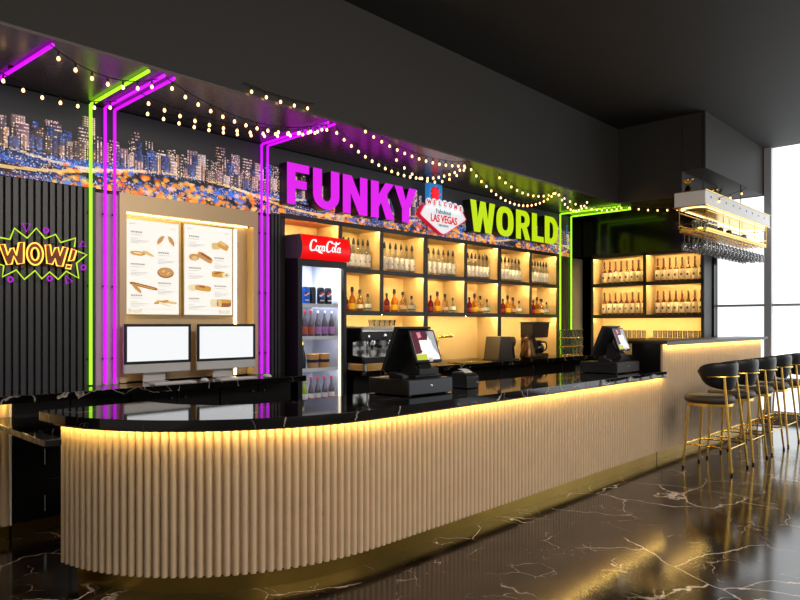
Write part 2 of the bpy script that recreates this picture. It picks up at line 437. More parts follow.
# ------------------------------------------------------------------ main bar counter
SLABZ0, SLABZ1, BX1 = .968, 1.025, 7.60
def bar_path(i, n=40, yend=None):
    cx, cy, rx, ry = 2.98, 4.43, 1.556 - i, 1.40 - i
    p = [(BX1, cy - ry)]
    p += [(cx + rx * math.cos(-PI / 2 - PI / 2 * k / n), cy + ry * math.sin(-PI / 2 - PI / 2 * k / n)) for k in range(n + 1)]
    if yend:
        p = [q for q in p if q[1] < yend] + [(cx - rx * math.sqrt(1 - ((yend - cy) / ry) ** 2), yend)]
    else: p.append((cx - rx, 4.50))
    return p
def rear_path(i): return [(2.13 - i, 4.50), (2.15 - i, 4.35), (2.20 - i, 4.18 - i * .5), (2.33 - i * .7, 3.97 - i * .7), (2.55, 3.83 - i), (2.85, 3.785 - i), (BX1, 3.785 - i)]
def offset_strip(path, i0, i1, z0, z1):
    return MB().prism([path(i0, yend=4.29) + path(i1, yend=4.29)[::-1]], z0, z1, 'z')
def resample(path, step):
    P = [Vector(p) for p in path]; out = []; acc = 0; nxt = 0
    for a, b in zip(P, P[1:]):
        l = (b - a).length
        while nxt <= acc + l: out.append(a.lerp(b, (nxt - acc) / l)); nxt += step
        acc += l
    return out
def flutes(path, pitch, depth, z0, z1, side=1):
    """half-round reeds along a plan path"""
    st = resample(path, pitch / 8); n = len(st); vs = []; fs = []
    prof = [0, 0, .72, .94, 1, 1, .94, .72]
    for i, p in enumerate(st):
        t = st[min(i + 1, n - 1)] - st[max(i - 1, 0)]; t.normalize(); nn = Vector((-t.y, t.x)) * side
        q = p + nn * depth * prof[i % 8]
        vs += [(q.x, q.y, z0), (q.x, q.y, z1)]
    vs2 = []
    for i, p in enumerate(st):
        t = st[min(i + 1, n - 1)] - st[max(i - 1, 0)]; t.normalize(); nn = Vector((-t.y, t.x)) * side
        q = p - nn * .012; vs2 += [(q.x, q.y, z0), (q.x, q.y, z1)]
    fs += [(2 * i, 2 * i + 2, 2 * i + 3, 2 * i + 1) for i in range(n - 1)]
    o = 2 * n
    fs += [(o + 2 * i, o + 2 * i + 1, o + 2 * i + 3, o + 2 * i + 2) for i in range(n - 1)]
    for i in range(n - 1):
        fs.append((2 * i + 1, 2 * i + 3, o + 2 * i + 3, o + 2 * i + 1)); fs.append((2 * i, o + 2 * i, o + 2 * i + 2, 2 * i + 2))
    fs += [(0, 1, o + 1, o), (2 * n - 2, o + 2 * n - 2, o + 2 * n - 1, 2 * n - 1)]
    return MB().add(vs + vs2, fs)
bar = thing('bar_counter', 'long black marble topped bar with beige fluted front and rounded left end', 'bar counter', (4.5, 3.4, 0))
def L(mb, o):   # world -> local of an unrotated thing
    x, y, z = o.location; mb.v = [(a - x, b - y, c - z) for a, b, c in mb.v]; return mb
obj('countertop', L(MB().prism([bar_path(0) + rear_path(0)], SLABZ0, SLABZ1, 'z'), bar), top_m, bar, bevel=.004)
obj('fluted_front', L(flutes(bar_path(.080, yend=4.31), .050, .030, .112, SLABZ0), bar), clad_m, bar, smooth=60)
obj('carcass', L(MB().prism([[(p[0] - (.012 if k == 0 else 0), p[1]) for k, p in enumerate(bar_path(.094, yend=4.30))] + [(p[0] - (.012 if k == 5 else 0), p[1]) for k, p in enumerate([(2.12, 4.30)] + rear_path(.03)[2:])]], .10, SLABZ0, 'z'), bar), black, bar)
obj('kickboard', L(MB().prism([[(p[0] - (.02 if k == 0 else 0), p[1]) for k, p in enumerate(bar_path(.115, yend=4.23))] + [(p[0] - (.02 if k == 5 else 0), p[1]) for k, p in enumerate([(2.06, 4.23)] + rear_path(.06)[2:])]], 0, .112, 'z'), bar), brass_dk, bar)
obj('led_shield_lip', L(offset_strip(bar_path, .010, .014, SLABZ0 - .012, SLABZ0), bar), black, bar)  # added lip, keeps the strip out of the floor's reflection
obj('led_strip', L(offset_strip(bar_path, .015, .023, SLABZ0 - .011, SLABZ0 - .001), bar), led_bar, bar)

# raised counter at the stools
rb = thing('raised_bar_counter', 'taller bar counter section with dark top behind the stools', 'bar counter', (9.5, 3.2, 0))
obj('countertop', L(MB().box(7.602, 11.62, 3.03, 3.50, 1.335, 1.37), rb), frame_m, rb, bevel=.003)
obj('fluted_front', L(flutes([(11.452, 3.095), (7.602, 3.095)], .050, .016, .112, 1.335), rb), clad_m, rb, smooth=60)
obj('end_panel', L(MB().box(7.602, 7.62, 3.12, 3.45, 1.03, 1.335), rb), black, rb)
obj('carcass', L(MB().box(7.622, 11.40, 3.109, 3.45, .1, 1.335), rb), black, rb)
obj('kickboard', L(MB().box(7.602, 11.39, 3.145, 3.42, 0, .112), rb), brass_dk, rb)
obj('led_shield_lip', L(MB().box(7.604, 11.45, 3.036, 3.040, 1.323, 1.335), rb), black, rb)  # same added lip, screens the strip from the floor
obj('led_strip', L(MB().box(7.62, 11.45, 3.041, 3.049, 1.324, 1.334), rb), led_bar, rb)

# low flap between bar and back counter
fl = thing('counter_flap', 'low black marble work counter linking the bar end and the wall counter', 'counter', (1.75, 4.7, 0))
obj('worktop', L(MB().box(1.33, 2.16, 4.51, 5.33, .86, .90).box(1.33, 1.42, 4.10, 4.51, .86, .90), fl), top_m, fl, bevel=.003)
obj('bracket', L(MB().box(1.95, 1.98, 4.53, 5.33, .80, .86), fl), black, fl)

# ------------------------------------------------------------------ wall counter
WZ0, WZ1, WF = 1.01, 1.065, 5.15
o = obj('worktop', MB().box(.2, 4.05, WF, WY - .03, WZ0, WZ1), top_m, bevel=.003)
tag(o, 'black marble worktop under the computers and the slatted wall', 'worktop')
o = obj('worktop', MB().box(4.86, 10.38, WF, WY - .03, WZ0, WZ1).box(4.90, 9.55, WY - .03, 5.95, WZ0, WZ1), top_m)
tag(o, 'black marble worktop under the bottle shelves with the sink and coffee makers', 'worktop')
fp = thing('fluted_counter_front', 'beige fluted panel under the far left end of the wall counter', 'panel', (.9, 5.4, 0))
obj('fluted_panel', L(flutes([(1.505, 5.40), (.2, 5.40)], .050, .018, .10, WZ0), fp), clad_m, fp, smooth=60)
obj('end_trim', L(MB().box(1.507, 1.518, 5.375, 5.56, .10, WZ0), fp), white, fp)
obj('carcass', L(MB().box(.2, 1.506, 5.413, 5.56, .10, WZ0), fp), black, fp)
obj('kickboard', L(MB().box(.2, 1.515, 5.42, 5.56, 0, .10), fp), brass_dk, fp)
obj('led_strip', L(MB().box(.2, 1.50, 5.325, 5.335, WZ0 - .008, WZ0 - .001), fp), led_bar, fp)
def cabinet(x0, x1, label, bars=False):
    t = thing('base_cabinet', label, 'cabinet', (x0, 5.4, 0), 0, 'base cabinets of the wall counter')
    w = x1 - x0
    obj('body', MB().box(0, w, .02, .16, .10, WZ0), black, t)
    obj('plinth', MB().box(0.01, w - .01, .05, .16, 0, .10), brass_dk, t)
    if bars:
        for (a, b) in ((.004, .40), (.408, w - .004)):
            for (z0, z1, h0, h1) in ((.11, .392, .16, .28), (.40, WZ0 - .01, .51, .63)):
                d = obj('drawer', MB().box(a, b, 0, .02, z0, z1), black, t, bevel=.002)
                hx = a + .21
                obj('handle', MB().tube([(hx, -.02, h0), (hx, -.02, h1)], .005).box(hx - .004, hx + .004, -.02, 0, h0 + .01, h0 + .02).box(hx - .004, hx + .004, -.02, 0, h1 - .02, h1 - .01), steel, d)
        return
    for k in range(2):
        a = k * w / 2 + .004; b = (k + 1) * w / 2 - .004
        d = obj('door', MB().box(a, b, 0, .02, .11, WZ0 - .01), black, t, bevel=.002)
        hx = b - .06 if k == 0 else a + .06
        obj('knob', MB().lathe([(.006, 0), (.006, .012), (.013, .016), (.012, .026)], 10), steel, d).matrix_local = Matrix.Translation((hx, 0, .93)) @ Matrix.Rotation(PI / 2, 4, 'X')
cabinet(1.53, 2.40, 'black base cabinet with slim vertical bar handles beside the fluted panel', True)
for (a, b, l) in ((2.41, 3.24, 'black base cabinet with small steel knobs under the left computer'), (3.25, 4.05, 'black base cabinet with small steel knobs between right computer and fridge'),
                  (4.90, 5.70, 'black base cabinet with knobs under the espresso machine'), (5.71, 6.50, 'black base cabinet with knobs behind the till drawer'),
                  (6.51, 7.30, 'black base cabinet with knobs under the sink basin'), (7.31, 8.10, 'black base cabinet with knobs under the steel slicer'),
                  (8.11, 8.95, 'black base cabinet with knobs under the drip coffee maker'), (8.96, 9.80, 'black base cabinet with knobs under the stacked tumblers')):
    cabinet(a, b, l)

# ------------------------------------------------------------------ lit display shelves
BAYS = [(4.10, 4.855), (4.885, 5.505), (5.535, 6.285), (6.335, 7.12), (7.15, 7.90), (7.95, 8.735), (8.765, 9.535)]
S1, S2, ST, BKY = 2.195, 1.71, 2.675, 5.97
def wall_shelf(bays, label, x0, x1, fridge=False):
    t = thing('display_shelf', label, 'shelf', ((x0 + x1) / 2, 5.8, WZ1), 0, 'lit shelf units of the back bar')
    ff = MB(); zb = WZ1
    ff.box(x0, x1, WY - .02, WY, ST - .010, ST + .04)
    xs = [x0] + [v for k in range(len(bays) - 1) for v in (bays[k][1], bays[k + 1][0])] + [x1]
    edges = [(x0, bays[0][0])] + [(bays[k][1], bays[k + 1][0]) for k in range(len(bays) - 1)] + [(bays[-1][1], x1)]
    # inner uprights stop at the lowest shelf, except beside the fridge
    low = [zb if (k in (0, len(edges) - 1) or (fridge and k == 1)) else S2 - .03 for k in range(len(edges))]
    for (a, b), zl in zip(edges, low): ff.box(max(x0, a - .008), min(x1, b + .008), WY - .02, WY, zl, ST)
    cab = MB(); cab.box(x0, x1, WY, BKY, ST, ST + .04)
    for (a, b), zl in zip(edges, low): cab.box(a, b, WY, BKY, zl, ST)
    for k, (a, b) in enumerate(bays):
        if fridge and k == 0: continue
        for z in (S1, S2): ff.box(a, b, WY - .02, WY, z - .040, z + .012)
        cab_z = [(S1, S1 - .03), (S2, S2 - .03)]
        for z1, z0 in cab_z: cab.box(a, b, WY, BKY, z0, z1)
    obj('front_frame', L(ff, t), frame_m, t, smooth=0)
    obj('boards', L(cab, t), cream, t, smooth=0)
    obj('back_panel', L(MB().box(x0, x1, BKY, BKY + .02, zb, ST + .04), t), cream, t, smooth=0)
    for k, (a, b) in enumerate(bays):
        for z in ((ST,) if (fridge and k == 0) else (ST, S1 - .03, S2 - .03)):
            obj('led_strip', L(MB().box(a + .01, b - .01, WY + .008, WY + .015, z - .005, z - .001), t), led_shelf, t)
wall_shelf(BAYS[:3], 'lit bottle shelf unit around and right of the red topped fridge', 4.055, 6.308, True)
wall_shelf(BAYS[3:5], 'lit bottle shelf unit below the diamond shaped welcome sign', 6.312, 7.923)
wall_shelf(BAYS[5:], 'lit bottle shelf unit below the last lime letters beside green neon', 7.927, 9.59)
# side unit on the right wall (faces -X)
su = thing('display_shelf', 'lit bottle shelf unit on the side wall beside the window', 'shelf', (RX + .17, 4.5, 0))
YA, YM, YB = 5.43, 4.50, 3.59
ff = MB(); bd = MB()
for (y0, y1) in ((YB, YB + .035), (YM - .025, YM + .025), (YA - .035, YA)): zb_ = 1.71 if y0 == YM - .025 else WZ1; ff.box(RX - .02, RX, y0, y1, zb_, 2.72); bd.box(RX, RX + .33, y0, y1, zb_, 2.72)
for z in (2.72, 2.235, 1.71):
    ff.box(RX - .02, RX, YB, YA, z - .045, z + .012); bd.box(RX, RX + .33, YB, YA, z - .035, z)
ff.box(RX, RX + .355, YB - .006, YB, WZ1, 2.72)
obj('front_frame', L(ff, su), frame_m, su, smooth=0)
obj('boards', L(bd, su), cream, su, smooth=0)
obj('back_panel', L(MB().box(RX + .33, RX + .355, YB, YA, WZ1, 2.72), su), cream, su, smooth=0)
obj('base', L(MB().box(RX - .02, RX + .355, YB, YA, 0, WZ1), su), black, su, smooth=0)
for z in (2.685, 2.20, 1.675):
    for (y0, y1) in ((YB + .04, YM - .03), (YM + .03, YA - .04)):
        obj('led_strip', L(MB().box(RX + .008, RX + .015, y0, y1, z - .005, z - .001), su), led_shelf, su)

# ------------------------------------------------------------------ bottles
def bottle_proto(name, label, cat, prof, gl, cap, lab, group, extra=None):
    t = thing(name, label, cat, (0, 0, 0), 0, group)
    obj('glass_body', MB().lathe(prof, 14), gl, t)
    obj('cap', MB().lathe(cap[0], 10), cap[1], t)
    r, z0, z1 = lab[0]
    lo = obj('paper_label', MB().lathe([(r, z0), (r + .0012, z0 + .002), (r + .0012, z1 - .002), (r, z1)], 14), lab[1], t)
    if extra: extra(t, lo)
    return t
def emblem_dot(t, lo):
    obj('crest', MB().add([(.012 * math.cos(a), -.0375 + .0012, .115 + .014 * math.sin(a)) for a in [2 * PI * k / 10 for k in range(10)]] + [(.012 * math.cos(a), -.0385, .115 + .014 * math.sin(a)) for a in [2 * PI * k / 10 for k in range(10)]],
                          [tuple(range(10)), tuple(range(10, 20))] + [(k, (k + 1) % 10, 10 + (k + 1) % 10, 10 + k) for k in range(10)]), ink, lo)
clear_prof = [(.031, 0), (.034, .008), (.034, .205), (.030, .235), (.016, .275), (.014, .29), (.014, .325)]
wine = bottle_proto('bottle', '-', 'bottle', clear_prof, glass, ([(.015, .305), (.017, .318), (.0185, .325), (.0155, .35), (.007, .385)], blackpl), ((.0345, .055, .20), labelw), 'white-labelled bottles on the top shelf', emblem_dot)
first = True; bays_nm = ['first', 'second', 'third', 'fourth', 'fifth', 'sixth']
for k, (a, b) in enumerate(BAYS[1:]):
    n = 6; w = b - a
    for i in range(n):
        xa, xb = a * 5.76 / 5.6 + .045, b - .05; x = xa + i * (xb - xa) / (n - 1)
        lab = '%s white-labelled bottle from left, top shelf, %s bay after the fridge' % (ORD[i], bays_nm[k])
        loc = (x, 5.76, S1 + .001)
        if first: wine.location = loc; wine['label'] = lab; first = False
        else: dup(wine, loc, 0, lab)
sp = []
G2 = 'spirits on the second shelf'
sp.append(bottle_proto('bottle', '-', 'bottle', [(.036, 0), (.038, .006), (.038, .12), (.030, .15), (.013, .175), (.012, .20)], redliq, ([(.014, .20), (.015, .205), (.015, .235), (.010, .24)], blackpl), ((.0385, .03, .085), mat('dull_red_label', (150, 40, 30), .5)), G2))
sp.append(bottle_proto('bottle', '-', 'bottle', [(.042, 0), (.045, .008), (.043, .14), (.030, .175), (.015, .20), (.014, .235)], whisky, ([(.017, .235), (.020, .24), (.020, .275), (.016, .295)], blackpl), ((.0455, .035, .10), labely), G2))
sp.append(bottle_proto('bottle', '-', 'bottle', [(.040, 0), (.046, .01), (.048, .10), (.036, .15), (.014, .18), (.013, .22)], amber2, ([(.016, .22), (.017, .225), (.017, .262), (.012, .266)], frame_m), ((.0488, .045, .09), labelc), G2))
sp.append(bottle_proto('bottle', '-', 'bottle', [(.040, 0), (.042, .006), (.042, .10), (.034, .125), (.013, .15), (.012, .18)], glass, ([(.015, .18), (.015, .215), (.011, .22)], blackpl), ((.0425, .03, .10), labelw), G2,
    lambda t, lo: obj('label_stripe', MB().lathe([(.0438, .035), (.0447, .037), (.0447, .052), (.0438, .054)], 14), labelg, lo)))
sp.append(bottle_proto('bottle', '-', 'bottle', [(.034, 0), (.036, .006), (.036, .16), (.028, .19), (.012, .215), (.012, .235)], glass, ([(.014, .235), (.014, .268), (.010, .275)], blackpl), ((.0365, .05, .11), labelc), G2))
KN = ['short red liqueur bottle', 'yellow whisky bottle with tall black cap', 'round amber rum bottle', 'small clear bottle with white and green label', 'slim clear bottle with cream label behind the others']
used = set()
for k, (a, b) in enumerate(BAYS[1:]):
    w = b - a
    for i, (fx, y) in enumerate(((.10, 5.74), (.36, 5.76), (.64, 5.75), (.93, 5.74), (.82, 5.84))):
        lab = '%s, second shelf, %s bay after the fridge' % (KN[i], bays_nm[k]); xa = a * y / 5.6; loc = (xa + .03 + fx * (b - xa - .07), y, S2 + .001)
        if i not in used: sp[i].location = loc; sp[i]['label'] = lab; used.add(i)
        else: dup(sp[i], loc, 0, lab)
side = bottle_proto('bottle', '-', 'bottle', [(.040, 0), (.044, .01), (.044, .19), (.036, .225), (.016, .265), (.0145, .285), (.0145, .36)], amberg, ([(.016, .335), (.0165, .345), (.0165, .392), (.013, .396)], copper), ((.0445, .04, .205), labelc), 'amber bottles on the side wall shelves',
    lambda t, lo: obj('label_mark', MB().box(-.0468, -.0456, -.014, .014, .10, .135), copper, lo))
first = True
for zi, z in enumerate((2.235, 1.71)):
    for c, (y1, y0) in enumerate(((YA - .035, YM + .025), (YM - .025, YB + .035))):
        for i in range(8):
            y = y1 - .10 - i * (y1 - y0 - .17) / 7
            lab = '%s cream-labelled amber bottle from left, side wall, %s shelf, %s bay' % (ORD[i], ('upper', 'lower')[zi], ('left', 'right')[c])
            loc = (RX + .20, y, z + .001)
            if first: side.location = loc; side['label'] = lab; first = False
            else: dup(side, loc, 0, lab)

# small gilt-rimmed glasses, books on the side unit's bottom bay
def tumbler(r0, r1, h, name='tumbler', band=True):
    mb = MB().lathe([(r0, 0), (r0, .004), (r1, h), (r1 - .003, h), (r0 - .003, .012), (.001, .012)], 12)
    return mb
tg = thing('glass', '-', 'glass', (0, 0, 0), 0, 'small glasses in the side wall bay')
obj('bowl', tumbler(.028, .034, .12), glass, tg); obj('gilt_rim', MB().lathe([(.0338, .112), (.0352, .114), (.0352, .122), (.0338, .122)], 12), brass, tg)
first = True
lg = thing('glass_shelf', 'narrow glass ledge carrying small glasses in the side wall bay', 'shelf', (RX + .2, 4.5, 1.33))
obj('pane', MB().box(-.1, .12, YB + .04 - 4.5, YM - .03 - 4.5, 0, .012).box(-.1, .12, YM + .03 - 4.5, YA - .04 - 4.5, 0, .012), glass, lg, smooth=0)
obj('front_edge', MB().box(-.112, -.1, YB + .04 - 4.5, YM - .03 - 4.5, -.004, .014).box(-.112, -.1, YM + .03 - 4.5, YA - .04 - 4.5, -.004, .014), brass, lg, smooth=0)
for c, (y1, y0) in enumerate(((YA - .035, YM + .025), (YM - .025, YB + .035))):
    for i in range(10):
        y = y1 - .07 - i * (y1 - y0 - .14) / 9; loc = (RX + .18, y, 1.3435)
        lab = '%s gilt-rimmed small glass from left in the lower side wall bay, %s half' % (ORD[i], ('left', 'right')[c])
        if first: tg.location = loc; tg['label'] = lab; first = False
        else: dup(tg, loc, 0, lab)
for (y, w, l) in ((5.25, .10, 'white carton on the side shelf behind the far till'), (4.42, .30, 'wide cream carton on the side shelf right of the far till')):
    t = thing('carton', l, 'carton', (RX + .15, y, WZ1), 0)
    obj('box', MB().box(-.1, .1, -w / 2, w / 2, .001, .22), labelw, t, bevel=.004); obj('lid', MB().box(-.103, .103, -w / 2 - .003, w / 2 + .003, .18, .224), labelc, t)

# ------------------------------------------------------------------ fridge
fx0, fx1, fy0, fy1, fh = 4.115, 4.770, 5.37, 5.95, 2.485
fg = thing('drinks_fridge', 'tall black glass door drinks fridge with red header sign', 'fridge', ((fx0 + fx1) / 2, (fy0 + fy1) / 2, 0))
FW, FD = (fx1 - fx0) / 2, (fy1 - fy0) / 2
HZ = 2.235
obj('body', MB().box(-FW, -FW + .03, -FD + .03, FD, 0, HZ).box(FW - .03, FW, -FD + .03, FD, 0, HZ).box(-FW, FW, FD - .03, FD, 0, HZ).box(-FW + .03, FW - .03, -FD + .03, FD - .03, 0, .72).box(-FW, FW, -FD + .03, FD, HZ, HZ + .02), blackpl, fg, smooth=0)
ln = MB().box(-FW + .03, -FW + .036, -FD + .05, FD - .03, .72, HZ).box(FW - .036, FW - .03, -FD + .05, FD - .03, .72, HZ).box(-FW + .03, FW - .03, FD - .036, FD - .03, .72, HZ).box(-FW + .03, FW - .03, -FD + .05, FD - .03, .72, .73).box(-FW + .03, FW - .03, -FD + .05, FD - .03, HZ - .012, HZ)
obj('liner', ln, fridgein, fg, smooth=0)
dr = obj('door_frame', MB().prism([[(-FW, .04), (FW, .04), (FW, HZ), (-FW, HZ)], [(-FW + .055, .76), (-FW + .055, HZ - .07), (FW - .045, HZ - .07), (FW - .045, .76)]], -FD, -FD + .028, 'y'), blackpl, fg, smooth=0)
obj('door_glass', MB().box(-FW + .055, FW - .045, -FD + .010, -FD + .016, .76, HZ - .07), fridgegl, dr, smooth=0)
obj('light_strip', MB().box(FW - .062, FW - .040, -FD + .05, -FD + .065, .76, HZ - .05), led_side, fg, smooth=0)
obj('ceiling_light', MB().box(-FW + .08, FW - .08, -FD + .10, -FD + .16, HZ - .024, HZ - .013), led_fridge, fg, smooth=0)
FSH = [1.775, 1.435, 1.10]
for z in FSH:
    s_ = obj('wire_shelf', MB().box(-FW + .04, FW - .07, -FD + .07, FD - .04, z - .008, z), fridgein, fg, smooth=0)
    obj('shelf_fill_strip', MB().box(-FW + .06, FW - .09, -FD + .074, -FD + .082, z - .016, z - .010), fridge_fill, s_, smooth=0)  # added strip hidden behind the rail, brightens the shelf below
    obj('price_rail', MB().box(-FW + .04, FW - .07, -FD + .058, -FD + .07, z - .028, z + .008), white, s_, smooth=0)
# header, bowed forward
def bow(z): t = (z - HZ) / (fh - HZ); return -FD - .012 - .055 * math.sin(PI * min(1, max(0, .12 + .8 * t)))
prof = [(bow(HZ + .002 + (fh - HZ - .004) * k / 12), HZ + .002 + (fh - HZ - .004) * k / 12) for k in range(13)]
hd = obj('header', MB().prism([prof + [(FD - .3, fh), (FD - .3, HZ + .02)]], -FW + .004, FW - .004, 'x'), red_m, fg)
for sx in (-1, 1):
    obj('header_end_cap', MB().prism([[(p[0] - .003, p[1]) for p in prof] + [(FD - .28, fh + .004), (FD - .28, HZ + .02)]], sx * (FW + .004), sx * (FW - .004), 'x'), mat('header_grey' if sx < 0 else 'header_grey_right', (92, 88, 88), .5), hd)
# script lettering on the header
def script_logo():
    mb = MB(); fn = lambda z: bow(z) - .0025
    ox, oz, sx, sz = -.232, 2.325, .0785, .085
    def st(pts, w):
        pp = smoothpath([(p[0], p[1], 0) for p in pts], 6); n = len(pp)
        ws = []
        for i in range(n):
            t = i / (n - 1) * (len(w) - 1); k = min(int(t), len(w) - 2); ws.append((w[k] + (w[k + 1] - w[k]) * (t - k)) * .098)
        mb.ribbon([(ox + sx * (p.x + .18 * p.y), oz + sz * p.y) for p in pp], ws, fn)
    capC = [(.95, 1.0), (.72, 1.28), (.32, 1.15), (.05, .62), (.12, .12), (.5, -.04), (.9, .22)]
    for dx in (0, 2.75):
        st([(p[0] + dx, p[1]) for p in capC], [.05, .16, .12, .26, .24, .14, .05])
        st([(.95 + dx, 1.0), (1.02 + dx, 1.2), (.9 + dx, 1.33), (.74 + dx, 1.2)], [.06, .12, .12, .06])
    def o(dx): st([(dx + .32, .60), (dx + .08, .52), (dx + .02, .2), (dx + .2, .0), (dx + .42, .16), (dx + .44, .45), (dx + .32, .60)], [.1, .14, .16, .1, .14, .14, .1])
    def c(dx): st([(dx + .42, .50), (dx + .3, .60), (dx + .08, .48), (dx + .03, .2), (dx + .2, .0), (dx + .46, .15)], [.12, .1, .16, .16, .1, .05])
    def a(dx):
        c(dx); st([(dx + .48, .62), (dx + .42, .25), (dx + .5, .02), (dx + .68, .12)], [.14, .16, .12, .05])
    o(.98); c(1.48); a(1.94)
    o(3.72); st([(4.22, .2), (4.42, .9), (4.5, 1.25), (4.38, 1.2), (4.28, .6), (4.3, .1), (4.48, .04), (4.6, .2)], [.06, .12, .1, .1, .16, .14, .1, .05]); a(4.66)
    st([(3.6, 1.25), (4.1, 1.02), (4.6, 1.05), (5.2, 1.32)], [.05, .14, .2, .05])          # swash over "ola"
    st([(.6, -.04), (1.2, .02), (1.7, -.14), (2.3, -.28)], [.05, .12, .2, .06])            # tail under "oca"
    st([(2.60, .40), (2.84, .38)], [.12, .12])
    return mb
obj('script_lettering', script_logo(), logo_w, hd, fix=False, smooth=0)
# fridge contents
FXC, FYC = fg.location.x, fg.location.y
GF = 'drinks in the glass door fridge'
def patch(mb, r, ca, cz, hw, hh, fn, n=11):
    for i in range(n):
        for j in range(n):
            u = (i + .5) / n * 2 - 1; v = (j + .5) / n * 2 - 1
            k = fn(u, v)
            if k is None: continue
            qs = []
            for (du, dv) in ((0, 0), (1, 0), (1, 1), (0, 1)):
                uu = ((i + du) / n * 2 - 1) * hw / r + ca; zz = cz + ((j + dv) / n * 2 - 1) * hh
                qs.append((r * math.sin(uu), -r * math.cos(uu), zz))
            mb.mk(k).add(qs, [(0, 1, 2, 3)])
def globe(u, v):
    if u * u + v * v > 1: return None
    w = .28 * math.sin(u * 2.2) + .12 * u
    return 0 if v > .28 + w else 2 if v < -.28 + w else 1
def can(m, loc, label, bar_=True):
    t = thing('can', label, 'can', loc, 0, GF)
    b = obj('body', MB().lathe([(.030, 0), (.040, .008), (.041, .02), (.041, .165), (.033, .182), (.032, .186), (.029, .183)], 18), m, t)
    obj('lid', MB().lathe([(.029, .1815), (.029, .184), (.02, .1835)], 14), alu, t)
    if bar_:
        pm = MB(); patch(pm, .0418, -.25, .105, .031, .031, globe)
        obj('emblem', pm, [redp, labelw, bluep], b, fix=False)
        pm = MB(); patch(pm, .0418, -.25, .045, .024, .008, lambda u, v: 0 if math.sin(u * 15) > -.2 or abs(v) < .3 else None)
        obj('word_mark', pm, [labelw], b, fix=False)
can(bluep, (4.315, 5.50, FSH[0]), 'blue soda can with round emblem at left of the top fridge shelf')
can(blackcan, (4.415, 5.52, FSH[0]), 'plain black soda can next to the blue can in fridge', False)
can(blackcan, (4.515, 5.50, FSH[0]), 'black soda can with round emblem, left of two alike in fridge')
can(blackcan, (4.62, 5.50, FSH[0]), 'black soda can with round emblem at right end of fridge shelf')
def fbottle(loc, label, liq, labm, capm, low=None):
    t = thing('bottle', label, 'bottle', loc, 0, GF)
    b = obj('glass_body', MB().lathe([(.030, 0), (.033, .006), (.033, .13), (.028, .16), (.013, .205), (.012, .265)], 14), liq, t)
    obj('label_wrap', MB().lathe([(.0335, .03), (.0342, .032), (.0342, .105), (.0335, .107)], 14), labm, t)
    if low: obj('lower_wrap', MB().lathe([(.0335, .006), (.0345, .008), (.0345, .058), (.0335, .06)], 14), low, t)
    obj('cap', MB().lathe([(.0135, .25), (.0145, .252), (.0145, .275), (.012, .278)], 12), capm, t)
    return t
clearb = mat('smoky_bottle', (96, 86, 92), .12)
redb = mat('red_drink', (210, 40, 54), .2)
for i, x in enumerate((4.30, 4.385, 4.475, 4.57, 4.665)):
    if i < 2: fbottle((x, 5.50, FSH[1]), '%s red-labelled slim bottle on the second fridge shelf' % ('far left' if i == 0 else 'inner'), clearb, redl, redp)
    else: fbottle((x, 5.50, FSH[1]), '%s violet-labelled slim bottle from left on the second fridge shelf' % ORD[i - 2], clearb, purplel, alu)
fbottle((4.295, 5.50, .731), 'green drink bottle at the left of the bottom fridge shelf', greenb, labelw, yellowp)
for i, x in enumerate((4.385, 4.475, 4.57, 4.665)):
    fbottle((x, 5.50, .731), '%s red and white labelled drink bottle on bottom fridge shelf' % ORD[i], clearb, labelw, redp, redb)
fbottle((4.29, 5.52, FSH[2]), 'dark bottle with yellow cap beside the jars in fridge', blackcan, navy, yellowp)
for i, x in enumerate((4.42, 4.575)):
    t = thing('jar', '%s kraft tub with navy band on the third fridge shelf' % ('left', 'right')[i], 'jar', (x, 5.52, FSH[2] + .001), 0, GF)
    b = obj('body', MB().lathe([(.052, 0), (.056, .006), (.066, .13), (.066, .136)], 18), tan, t)
    obj('band', MB().lathe([(.0603, .06), (.0612, .061), (.0636, .092), (.0628, .093)], 18), navy, b)
    obj('lid', MB().lathe([(.067, .132), (.068, .136), (.068, .148), (.062, .153)], 18), tan, t)

